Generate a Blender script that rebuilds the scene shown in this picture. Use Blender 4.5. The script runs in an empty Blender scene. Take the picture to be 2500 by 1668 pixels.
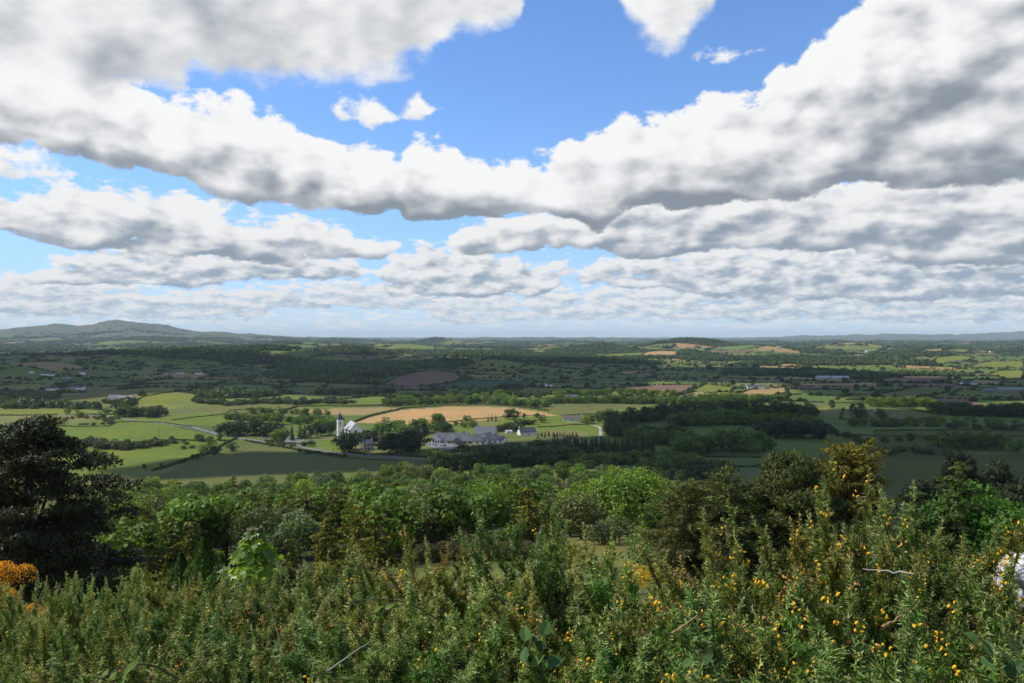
import bpy, math, random
import numpy as np
from mathutils import Vector, Matrix, noise as mnoise

# ------------------------------------------------------------------ camera
SC = bpy.context.scene
COL = SC.collection
F = 1925.0 / 2500.0                      # focal length in picture widths
EYE = 110.0                              # eye height above the valley floor
cam_data = bpy.data.cameras.new("camera")
cam_data.sensor_width = 36.0
cam_data.lens = 36.0 * F
cam_data.clip_start = 0.1
cam_data.clip_end = 200000.0
cam = bpy.data.objects.new("camera", cam_data)
COL.objects.link(cam)
cam.location = (0, 0, EYE)
cam.rotation_euler = (math.radians(90 - 0.27), 0, 0)
SC.camera = cam

# ------------------------------------------------------------------ exposure
SC.view_settings.view_transform = 'Standard'
SC.view_settings.look = 'None'
SC.view_settings.exposure = 0.0
SC.view_settings.gamma = 1.0
SC.view_settings.use_curve_mapping = False
SC.render.engine = 'CYCLES'
cy = SC.cycles
cy.max_bounces = 4
cy.diffuse_bounces = 1
cy.glossy_bounces = 1
cy.transmission_bounces = 2
cy.transparent_max_bounces = 8
cy.volume_bounces = 0
cy.caustics_reflective = False
cy.caustics_refractive = False

# ------------------------------------------------------------------ sun
SUN_EL = math.radians(50)
SUN_AZ = math.radians(-80)               # from straight ahead, negative = to the left
SDIR = Vector((math.cos(SUN_EL) * math.sin(SUN_AZ), math.cos(SUN_EL) * math.cos(SUN_AZ), math.sin(SUN_EL)))
sun_data = bpy.data.lights.new("sun", 'SUN')
sun_data.energy = 5.0
sun_data.angle = math.radians(0.53)
sun_data.color = (1.0, 0.95, 0.86)
sun = bpy.data.objects.new("sun", sun_data)
COL.objects.link(sun)
sun.rotation_euler = SDIR.to_track_quat('Z', 'Y').to_euler()

# ------------------------------------------------------------------ node helpers
class X:
    """A scalar socket with arithmetic, so that node trees read like formulas."""
    nt = None
    def __init__(s, v): s.v = v
    @staticmethod
    def op(o, *a):
        n = X.nt.nodes.new('ShaderNodeMath'); n.operation = o
        for i, k in enumerate(a):
            if isinstance(k, X): k = k.v
            if isinstance(k, (int, float)): n.inputs[i].default_value = k
            else: X.nt.links.new(k, n.inputs[i])
        return X(n.outputs[0])
    def __add__(s, o): return X.op('ADD', s, o)
    __radd__ = __add__
    def __sub__(s, o): return X.op('SUBTRACT', s, o)
    def __rsub__(s, o): return X.op('SUBTRACT', o, s)
    def __mul__(s, o): return X.op('MULTIPLY', s, o)
    __rmul__ = __mul__
    def __truediv__(s, o): return X.op('DIVIDE', s, o)
    def __rtruediv__(s, o): return X.op('DIVIDE', o, s)
    def __neg__(s): return X.op('MULTIPLY', s, -1.0)

def xmax(a, b): return X.op('MAXIMUM', a, b)
def xmin(a, b): return X.op('MINIMUM', a, b)
def xexp(a): return X.op('EXPONENT', a)
def xsmooth(a, lo, hi):
    n = X.nt.nodes.new('ShaderNodeMapRange'); n.interpolation_type = 'SMOOTHSTEP'
    X.nt.links.new(a.v, n.inputs[0]); n.inputs[1].default_value = lo; n.inputs[2].default_value = hi
    return X(n.outputs[0])
def xvec(x, y, z=0.0):
    n = X.nt.nodes.new('ShaderNodeCombineXYZ')
    for i, k in enumerate((x, y, z)):
        if isinstance(k, X): X.nt.links.new(k.v, n.inputs[i])
        else: n.inputs[i].default_value = k
    return n.outputs[0]
def xnoise(vec, scale, detail=4.0, rough=0.5, kind='FBM', lac=2.0, dist=0.0, dims='3D'):
    n = X.nt.nodes.new('ShaderNodeTexNoise'); n.noise_dimensions = dims; n.noise_type = kind
    n.normalize = kind == 'FBM'
    X.nt.links.new(vec, n.inputs['Vector'])
    n.inputs['Scale'].default_value = scale; n.inputs['Detail'].default_value = detail
    n.inputs['Roughness'].default_value = rough; n.inputs['Lacunarity'].default_value = lac
    n.inputs['Distortion'].default_value = dist
    return X(n.outputs[0])
def xmixc(f, a, b):
    """colour a -> b by f; a and b are sockets or tuples"""
    n = X.nt.nodes.new('ShaderNodeMix'); n.data_type = 'RGBA'; n.clamp_factor = True
    if isinstance(f, X): X.nt.links.new(f.v, n.inputs[0])
    else: n.inputs[0].default_value = f
    for k, i in ((a, 6), (b, 7)):
        if isinstance(k, tuple): n.inputs[i].default_value = (*k, 1.0)
        else: X.nt.links.new(k, n.inputs[i])
    return n.outputs[2]

# ------------------------------------------------------------------ sky: Nishita blue with procedural banks of cumulus
world = bpy.data.worlds.new("World")
SC.world = world
world.use_nodes = True
wt = world.node_tree
wt.nodes.clear()
X.nt = wt
SKY = 0.1                                 # background strength
sky = wt.nodes.new('ShaderNodeTexSky')
sky.sky_type = 'NISHITA'
sky.sun_disc = False
sky.sun_elevation = SUN_EL
sky.sun_rotation = SUN_AZ
sky.altitude = 1500.0
sky.air_density = 1.0
sky.dust_density = 0.1
sky.ozone_density = 4.0
tc = wt.nodes.new('ShaderNodeTexCoord')
sep = wt.nodes.new('ShaderNodeSeparateXYZ')
wt.links.new(tc.outputs['Generated'], sep.inputs[0])
DX, DY, DZ = (X(o) for o in sep.outputs)
AZ = X.op('ARCTAN2', DX, DY)
EL = X.op('ARCSINE', DZ)
AZR, ELR = 0.64, 0.6

def uv2ae(u, v):
    a = math.atan((u - 1250) / 1925); e = math.atan((825 - v) / 1925 * math.cos(a))
    return a, e

def outline(az, pts):
    """a bank's own outline round the compass: top edge, bottom edge, density and greyness by azimuth"""
    n = wt.nodes.new('ShaderNodeValToRGB')
    r = n.color_ramp
    r.interpolation = 'EASE'
    for i, (u, vt, vb, dens, grey) in enumerate(pts):
        a, et = uv2ae(u, vt); eb = uv2ae(u, vb)[1]
        p = (a + AZR) / (2 * AZR)
        e = r.elements[i] if i < 2 else r.elements.new(min(max(p, 0), 1))
        e.position = min(max(p, 0), 1)
        e.color = ((et + 0.1) / ELR, (eb + 0.1) / ELR, dens * 0.5 + 0.5, grey)
    t = (az + AZR) * (1 / (2 * AZR))
    wt.links.new(t.v, n.inputs[0])
    sp = wt.nodes.new('ShaderNodeSeparateColor')
    wt.links.new(n.outputs[0], sp.inputs[0])
    top = X(sp.outputs[0]) * ELR - 0.1
    bot = X(sp.outputs[1]) * ELR - 0.1
    return top, bot, (X(sp.outputs[2]) - 0.5) * 2.0, X(n.outputs[1])

def bank(az, el, seed, pts, sx, sy, detail, rough, amp, wt_, wb, cap, off, relief, w, lit, dark, h0=0.15, hk=1.0, gk=0.6, wob=0.0, bil=0.0):
    top, bot, dens, grey = outline(az, pts)
    def density(a, e, det):
        v = xvec(a * sx + seed, e * sy + seed * 1.7)
        if wob:
            v2 = xvec(a * (sx * 0.6) + seed * 2.0, e * (sy * 0.6))
            wv = xnoise(v2, 1.0, 1.0, 0.5, dims='2D')
            v = xvec(a * sx + seed + wv * wob, e * sy + seed * 1.7 + wv * wob)
        n = xnoise(v, 1.0, det, rough, dims='2D')
        if bil:
            rd = xnoise(xvec(a * sx * 1.9 + seed, e * sy * 1.6 + seed), 1.0, max(det - 2.0, 1.0), 0.5, 'RIDGED_MULTIFRACTAL', dims='2D')
            n = n - (rd - 0.5) * bil
        env = xmin(xmin((top - e) * (1 / wt_), (e - bot) * (1 / wb)), cap)
        return env + (n - 0.5) * amp + dens
    d = density(az, el, detail)
    s0 = density(az, el, 2.6)
    s1 = density(az - off[0] * 1.5, el + off[1] * 1.5, 2.6)
    low = xnoise(xvec(az * (sx * 0.75) + seed * 3.0, el * (sy * 1.1) + seed), 1.0, 3.0, 0.5, dims='2D')
    h = xmin(xmax((el - bot) / xmax(top - bot, 0.01), 0.0), 1.2)
    g = h * hk + (low - 0.5) * 2.0 - grey * gk + h0
    b = xsmooth(g, -0.55, 1.1) * 0.66 + (s0 - s1) * (relief * 1.1) + (d - s0) * 0.38 + 0.12
    b = b + xsmooth(d, 0.55, 0.0) * 0.30          # thin edges let the light through
    b = xsmooth(b + (d - s0) * 0.25, -0.42, 1.18)
    al = xsmooth(d, 0.0, w)
    return al, xmixc(b, dark, lit)

NEAR = [(0, -700, 170, 0.2, 0.6), (130, -700, 200, 0.1, 0.35), (300, -700, 215, 0.3, 0.9), (430, -700, 205, 0.2, 1.0), (480, -700, 130, 0.3, 1.2), (560, -700, 175, 0.3, 1.15),
        (700, -700, 215, 0.1, 0.7), (800, -700, 200, 0.1, 0.55), (900, -700, 180, 0.2, 0.7), (1030, -700, 150, 0.2, 0.9), (1120, -700, 80, 0.1, 0.1), (1260, -700, 50, 0.0, 0.0),
        (1320, -700, -120, -0.5, 0.0), (1450, -700, -60, -0.3, 0.0), (1540, -700, 60, 0.0, 0.0), (1640, -700, 100, 0.1, 0.0), (1730, -700, 30, 0.0, 0.0), (1800, -700, -120, -0.5, 0.0),
        (2500, -700, -160, -0.5, 0)]
BIG = [(0, 150, 345, 0.22, 0.0), (200, 170, 370, 0.2, 0.1), (330, 210, 390, 0.15, 0.1), (420, 265, 420, 0.1, 0.1), (540, 255, 480, 0.15, 0.1), (600, 265, 490, 0.2, 0.2),
       (650, 320, 500, 0.2, 0.6), (740, 350, 505, 0.15, 0.2), (830, 360, 500, 0.2, 0.15), (970, 395, 515, 0.1, 0.2), (1010, 335, 540, 0.2, 0.3), (1060, 350, 545, 0.25, 0.5), (1180, 390, 525, 0.1, 0.1),
       (1330, 410, 520, 0.0, 0.0), (1400, 360, 540, 0.05, 0.0), (1450, 320, 560, 0.1, 0.1), (1560, 300, 490, 0.2, 0.3), (1700, 290, 490, 0.3, 0.6), (1830, 280, 490, 0.2, 0.4),
       (1910, 205, 470, 0.25, 0.2), (2000, 110, 460, 0.25, 0.2), (2090, 40, 440, 0.3, 0.3), (2200, -60, 440, 0.35, 0.35), (2350, -150, 435, 0.35, 0.4), (2500, -200, 415, 0.35, 0.5)]
PUFF = [(0, 340, 430, 0.1, 0), (130, 380, 440, 0, 0), (260, 420, 440, -0.4, 0), (330, 400, 420, -0.9, 0), (780, 260, 270, -0.8, 0), (840, 225, 300, 0.05, 0), (900, 230, 310, 0.15, 0), (960, 280, 300, -0.2, 0), (1020, 240, 300, 0.1, 0),
        (1075, 255, 275, -0.3, 0), (1120, 270, 270, -1, 0), (1640, 150, 160, -0.9, 0), (1740, 110, 165, -0.22, 0), (1860, 110, 130, -0.3, 0), (1900, 130, 130, -0.9, 0), (2500, 100, 100, -0.9, 0)]
MID = [(0, 470, 570, -0.05, 0.1), (180, 445, 600, 0.1, 0.3), (300, 470, 615, 0.1, 0.5), (420, 470, 615, 0.2, 0.2), (560, 540, 630, 0.2, 0.5), (700, 530, 640, 0.2, 0.3), (800, 545, 630, 0.0, 0.2), (930, 580, 625, -0.15, 0.1),
       (1000, 580, 600, -0.5, 0), (1060, 570, 600, -0.1, 0), (1200, 545, 620, 0.1, 0.1), (1330, 520, 600, 0.1, 0.1), (1450, 500, 610, 0.2, 0.3), (1600, 470, 620, 0.25, 0.5), (1850, 470, 600, 0.25, 0.4), (2100, 430, 620, 0.15, 0.3), (2300, 400, 640, 0.2, 0.4), (2500, 390, 650, 0.2, 0.4)]
LOW = [(0, 650, 690, -0.45, 0), (100, 640, 700, -0.1, 0.1), (250, 600, 690, 0.15, 0.3), (450, 610, 700, 0.2, 0.4), (650, 620, 680, 0.2, 0.5), (850, 630, 680, 0.15, 0.5), (905, 650, 670, -0.3, 0.1), (960, 620, 720, 0.1, 0.1), (1100, 600, 725, 0.2, 0.2),
       (1300, 640, 720, 0.2, 0.4), (1400, 650, 690, -0.1, 0.2), (1550, 620, 700, 0.1, 0.2), (1750, 600, 720, 0.2, 0.3), (2000, 590, 730, 0.25, 0.4), (2250, 590, 730, 0.25, 0.6), (2500, 590, 720, 0.25, 0.6)]
LOWER = [(0, 680, 770, 0.2, 0.2), (200, 680, 770, 0.2, 0.4), (400, 710, 780, 0.1, 0.3), (600, 700, 780, 0.0, 0.2), (700, 690, 750, 0.1, 0.3), (1000, 690, 750, 0.1, 0.2), (1100, 720, 790, 0.0, 0.1), (1400, 700, 780, 0.05, 0.1), (1800, 690, 780, 0.15, 0.3), (2500, 690, 785, 0.2, 0.4)]
FAR = [(0, 745, 828, -0.05, 0.0), (700, 750, 826, -0.1, 0.0), (1250, 755, 824, -0.2, 0), (1800, 755, 826, -0.1, 0.1), (2500, 755, 826, 0.0, 0.1)]

S = 1.0 / SKY                             # the clouds are written in picture radiance
def R(r, g, b): return (r * S, g * S, b * S)
col = sky.outputs[0]
vm = wt.nodes.new('ShaderNodeVectorMath'); vm.operation = 'MULTIPLY'
wt.links.new(col, vm.inputs[0]); vm.inputs[1].default_value = (1.40, 1.70, 2.05)   # the photograph's clear blue
col = vm.outputs[0]
col = xmixc(xmin(xexp(EL * -7.0), 1.0) * 0.95, col, R(0.36, 0.61, 0.92))
hz = xexp(EL * -20.0)                     # pale air low over the horizon
col = xmixc(xmin(hz, 1.0) * 0.9, col, R(0.80, 0.89, 0.96))
#        seed pts  sx  sy   det rough amp  wt    wb     cap  off            relief w     lit                     dark             h0  hk
BANKS = ((7.3, FAR, 34, 150, 4.0, 0.55, 2.2, 0.020, 0.012, 0.4, (0.004, 0.003), 0.5, 0.8, R(0.92, 0.94, 0.96), R(0.62, 0.74, 0.85), 0.6, 0.4),
         (3.1, LOWER, 40, 120, 4.5, 0.57, 2.6, 0.020, 0.008, 0.45, (0.005, 0.004), 0.8, 0.5, R(0.86, 0.88, 0.90), R(0.44, 0.54, 0.65), 0.25, 0.7),
         (9.7, LOW, 27, 64, 5.0, 0.58, 2.6, 0.026, 0.010, 0.5, (0.007, 0.006), 0.9, 0.45, R(0.88, 0.89, 0.90), R(0.34, 0.42, 0.52), 0.12, 0.9),
         (5.2, MID, 16, 34, 5.5, 0.59, 2.5, 0.034, 0.014, 0.55, (0.009, 0.008), 0.9, 0.32, R(0.91, 0.91, 0.91), R(0.30, 0.36, 0.44), 0.12, 0.95),
         (1.4, PUFF, 24, 32, 5.5, 0.60, 2.6, 0.022, 0.012, 0.5, (0.010, 0.010), 0.5, 0.70, R(0.95, 0.95, 0.95), R(0.55, 0.60, 0.67), 0.6, 0.6),
         (2.6, BIG, 11, 17, 6.5, 0.60, 2.2, 0.045, 0.022, 0.65, (0.012, 0.013), 0.95, 0.24, R(0.96, 0.96, 0.96), R(0.27, 0.31, 0.36), 0.12, 1.1),
         (8.8, NEAR, 8, 13, 6.0, 0.57, 2.0, 0.05, 0.05, 0.6, (0.014, 0.0), 0.7, 0.55, R(0.97, 0.97, 0.97), R(0.32, 0.36, 0.41), 0.8, 0.0))
for (seed, pts, sx, sy, det, rough, amp, wt_, wb, cap, off, k, w, lit, dark, h0, hk) in BANKS:
    al, cc = bank(AZ, EL, seed, pts, sx, sy, det, rough, amp, wt_, wb, cap, off, k, w, lit, dark, h0, hk, bil=0.13 if pts is not FAR else 0.0)
    col = xmixc(al, col, cc)
bg = wt.nodes.new('ShaderNodeBackground')
bg.inputs[1].default_value = SKY
wt.links.new(col, bg.inputs[0])
wo = wt.nodes.new('ShaderNodeOutputWorld')
wt.links.new(bg.outputs[0], wo.inputs[0])
world.cycles.sampling_method = 'MANUAL'
world.cycles.sample_map_resolution = 256

# ------------------------------------------------------------------ numpy noise
RNG = np.random.default_rng(11)
_perm = np.random.default_rng(5).permutation(256)
_perm = np.concatenate([_perm, _perm])
_grad = np.stack([np.cos(np.arange(256) * 2.399963), np.sin(np.arange(256) * 2.399963)], 1)
def pnoise(x, y):
    xi = np.floor(x).astype(int); yi = np.floor(y).astype(int)
    xf = x - xi; yf = y - yi
    u = xf * xf * xf * (xf * (xf * 6 - 15) + 10); v = yf * yf * yf * (yf * (yf * 6 - 15) + 10)
    def g(i, j):
        k = _perm[(_perm[(xi + i) & 255] + yi + j) & 255]
        return _grad[k, 0] * (xf - i) + _grad[k, 1] * (yf - j)
    a = g(0, 0) * (1 - u) + g(1, 0) * u
    b = g(0, 1) * (1 - u) + g(1, 1) * u
    return (a * (1 - v) + b * v) * 1.5
def fbm(x, y, o=4):
    t = 0; a = 1.0
    for i in range(o):
        t = t + a * pnoise(x * 2 ** i + 17.3 * i, y * 2 ** i - 9.1 * i); a *= 0.5
    return t
def hash01(*k):
    h = 0.0
    for i, a in enumerate(k): h = h + a * (12.9898, 78.233, 37.719, 4.581)[i]
    return np.mod(np.abs(np.sin(h) * 43758.5453), 1.0)
def sstep(x, a, b):
    t = np.clip((x - a) / (b - a), 0, 1); return t * t * (3 - 2 * t)

# ------------------------------------------------------------------ lie of the land
_PR = np.array([0, 3, 6, 10, 20, 40, 60, 85, 92, 108, 114, 140, 180, 250, 320, 400, 500, 600, 800, 1000, 1300, 2000, 3000, 6000, 12000, 20000, 45000], float)
_PZ = np.array([108.35, 107.7, 106.8, 105.4, 102.3, 97, 91.6, 81.3, 79.2, 78.2, 77.6, 73.8, 65.5, 52, 39, 26, 16, 11, 6, 4, 3, 5, 8, 20, 42, 66, 96], float)
def zof(v, y): return EYE - (v - 825) * y / 1925
def xof(u, y): return (u - 1250) * y / 1925
# low rounded hills: photo position of the crest, distance, half widths across and along
HILLS = [(410, 958, 1430, 190, 130), (1040, 904, 2060, 300, 260), (300, 866, 2900, 900, 330), (650, 868, 3050, 420, 300), (60, 880, 2250, 260, 220),
         (840, 852, 3700, 330, 300), (1400, 879, 3050, 420, 260), (1130, 872, 3100, 220, 250), (1735, 938, 1760, 110, 120), (1890, 948, 1700, 150, 90), (2240, 943, 1680, 170, 140),
         (2310, 866, 3800, 260, 230), (2450, 880, 3350, 220, 160), (2440, 893, 2950, 260, 160), (1690, 829, 5600, 330, 300), (1640, 858, 4300, 300, 200),
         (1850, 843, 5000, 260, 200), (2080, 838, 5500, 300, 250), (1075, 824, 9500, 260, 350), (700, 836, 6500, 600, 400), (1450, 845, 5200, 500, 400),
         (400, 829, 9000, 800, 600), (2290, 846, 4900, 260, 160), (1000, 842, 5600, 500, 300), (1180, 880, 2500, 200, 150), (1750, 893, 2700, 350, 180),
         (2240, 911, 2450, 260, 200), (1600, 905, 2400, 200, 150)]
MTU = np.array([-400, -150, 0, 45, 130, 175, 215, 240, 262, 282, 310, 345, 400, 440, 470, 520, 600, 700, 830, 960], float)
MTV = np.array([836, 822, 808, 800, 793, 794.5, 796, 791, 786, 783.5, 785, 788, 793, 801, 808, 812, 817, 821.5, 825, 832], float)
def height(x, y):
    r = np.hypot(x, y)
    az = np.arctan2(x, y)
    w = 1 - sstep(np.abs(az), math.radians(70), math.radians(130))
    z = np.interp(r, _PR, _PZ)
    z = 108.35 + (z - 108.35) * w
    # rolling country beyond the church
    amp = np.interp(r, [300, 900, 1300, 2200, 4500, 9000, 20000, 45000], [0, 0.8, 2.5, 7, 11, 22, 45, 70])
    z = z + amp * w * (fbm(x / 620 + 3.1, y / 430 + 8.2, 3)) * 0.9
    z = z + np.interp(r, [40, 150, 600], [0.15, 0.6, 0.5]) * w * fbm(x / 45, y / 45, 2)
    for (u, v, d, a, b) in HILLS:
        cx, cz = xof(u, d), zof(v, d)
        base = np.interp(math.hypot(cx, d), _PR, _PZ)
        q = ((x - cx) / a) ** 2 + ((y - d) / b) ** 2
        z = z + (cz - base) * np.exp(-q)
    yy = np.maximum(y, 1.0)
    u = 1250 + 1925 * x / yy
    crest = zof(np.interp(u, MTU, MTV), 14000.0)
    base = 60.0
    q = (yy - 14000) / 3000
    spur = 1 + 0.25 * fbm(x / 900 + 5, y / 1500, 3) * np.minimum(1, np.abs(q) * 2)
    z = z + np.maximum(crest - base, 0) * np.exp(-q * q) * spur * sstep(yy, 6000, 9000)
    for (u0, v0, d, a, b) in ((2200, 816, 21000, 2000, 1500), (1980, 821, 20000, 1200, 1500), (2470, 812, 22000, 1700, 1500), (1350, 822.5, 16000, 2500, 1500)):
        q = ((x - xof(u0, d)) / a) ** 2 + ((y - d) / b) ** 2
        z = z + (zof(v0, d) - 75) * np.exp(-q)
    return z
LAKE_Z = zof(911, 2450)
_hbase = height
def height(x, y):
    z = _hbase(x, y)
    lw = np.exp(-(((x - xof(2220, 2420)) / 150) ** 4 + ((y - 2420) / 190) ** 4))
    return z * (1 - lw) + (LAKE_Z - 0.35) * lw
def H(x, y): return float(height(np.array([x], float), np.array([y], float))[0])

_ys = np.geomspace(30, 30000, 1500)
_atcache = {}
def at(u, v):
    """where the sight line through the photo position (u, v) meets the ground"""
    k = (round(u, 1), round(v, 1))
    if k not in _atcache:
        x = (u - 1250) / 1925 * _ys
        d = (EYE - (v - 825) / 1925 * _ys) - height(x, _ys)
        i = int(np.argmax(d < 0)) if (d < 0).any() else len(d) - 1
        i = max(i, 1)
        t = d[i - 1] / (d[i - 1] - d[i] + 1e-9); t = min(max(t, 0), 1)
        yv = _ys[i - 1] + (_ys[i] - _ys[i - 1]) * t
        _atcache[k] = ((u - 1250) / 1925 * yv, yv)
    return _atcache[k]

def inpoly(px, py, poly):
    poly = np.asarray(poly, float)
    inside = np.zeros(px.shape, bool)
    j = len(poly) - 1
    for i in range(len(poly)):
        xi, yi = poly[i]; xj, yj = poly[j]
        c = ((yi > py) != (yj > py)) & (px < (xj - xi) * (py - yi) / (yj - yi + 1e-12) + xi)
        inside ^= c
        j = i
    return inside

# ------------------------------------------------------------------ mesh helpers
def mesh_obj(name, verts, faces, mat=None, parent=None, smooth=False, attr=None, mats=None, midx=None):
    """one mesh object from numpy arrays; faces is an (n,k) array or a list of such arrays"""
    me = bpy.data.meshes.new(name)
    fl = faces if isinstance(faces, list) else [faces]
    fl = [np.asarray(f, np.int32) for f in fl if len(f)]
    verts = np.asarray(verts, np.float32)
    me.vertices.add(len(verts)); me.vertices.foreach_set('co', verts.ravel())
    loops = np.concatenate([f.ravel() for f in fl]); tot = np.concatenate([np.full(len(f), f.shape[1], np.int32) for f in fl])
    me.loops.add(len(loops)); me.loops.foreach_set('vertex_index', loops)
    me.polygons.add(len(tot))
    st = np.concatenate([[0], np.cumsum(tot)[:-1]]).astype(np.int32)
    me.polygons.foreach_set('loop_start', st); me.polygons.foreach_set('loop_total', tot)
    if midx is not None: me.polygons.foreach_set('material_index', np.asarray(midx, np.int32))
    me.polygons.foreach_set('use_smooth', np.full(len(tot), bool(smooth)))
    me.update(calc_edges=True)
    if attr:
        for an, av in attr.items():
            av = np.asarray(av, np.float32)
            if av.ndim == 1:
                at_ = me.attributes.new(an, 'FLOAT', 'POINT'); at_.data.foreach_set('value', av)
            else:
                at_ = me.attributes.new(an, 'FLOAT_COLOR', 'POINT'); at_.data.foreach_set('color', np.concatenate([av, np.ones((len(av), 1), np.float32)], 1).ravel())
    for m in (mats or ([mat] if mat else [])): me.materials.append(m)
    o = bpy.data.objects.new(name, me)
    COL.objects.link(o)
    if parent: o.parent = parent
    return o
def tag(o, label=None, cat=None, group=None, kind=None):
    if label: o['label'] = label
    if cat: o['category'] = cat
    if group: o['group'] = group
    if kind: o['kind'] = kind
    return o
def thing(name, label, cat, loc=(0, 0, 0), rz=0.0, group=None, scale=None):
    o = bpy.data.objects.new(name, None); COL.objects.link(o)
    o.location = loc; o.rotation_euler = (0, 0, rz); o.empty_display_size = 0.1
    if scale: o.scale = scale
    return tag(o, label, cat, group)
def dup(root, loc, rz, label=None, group=None, scale=None, cat=None):
    r = root.copy(); COL.objects.link(r); r.location = loc; r.rotation_euler = (0, 0, rz)
    if scale: r.scale = scale
    tag(r, label, cat, group)
    for ch in list(root.children):
        c = ch.copy(); COL.objects.link(c); c.parent = r
        for g in list(ch.children):
            d = g.copy(); COL.objects.link(d); d.parent = c
    return r
def material(name, rough=0.9, spec=0.2):
    m = bpy.data.materials.new(name); m.use_nodes = True
    nt = m.node_tree; X.nt = nt
    b = nt.nodes['Principled BSDF']
    b.inputs['Roughness'].default_value = rough
    b.inputs['Specular IOR Level'].default_value = spec
    return m, nt, b
def flat(name, c, rough=0.85, spec=0.2, var=0.15, scale=3.0, metal=0.0):
    """plain colour with a little mottling"""
    m, nt, b = material(name, rough, spec)
    t = nt.nodes.new('ShaderNodeTexCoord')
    n = xnoise(t.outputs['Object'], scale, 4, 0.6)
    col = xmixc(n, tuple(k * (1 - var) for k in c), tuple(k * (1 + var) for k in c))
    nt.links.new(col, b.inputs['Base Color']); b.inputs['Metallic'].default_value = metal
    return m

# ------------------------------------------------------------------ fields
PAST = [(0.105, 0.150, 0.030), (0.120, 0.160, 0.034), (0.085, 0.130, 0.030), (0.135, 0.165, 0.038), (0.070, 0.108, 0.028), (0.140, 0.150, 0.048), (0.105, 0.128, 0.040)]
WHEAT = (0.37, 0.245, 0.105); TILL = (0.16, 0.105, 0.070); STRAW = (0.26, 0.20, 0.085); LIME = (0.140, 0.165, 0.026); DARKG = (0.035, 0.075, 0.030); OLIVE = (0.115, 0.125, 0.035)
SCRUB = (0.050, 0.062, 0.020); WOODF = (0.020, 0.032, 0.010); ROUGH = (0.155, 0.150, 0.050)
LAWN = (0.105, 0.135, 0.034); MEADOW = (0.095, 0.115, 0.032); LIT = (0.105, 0.152, 0.022)
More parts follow.
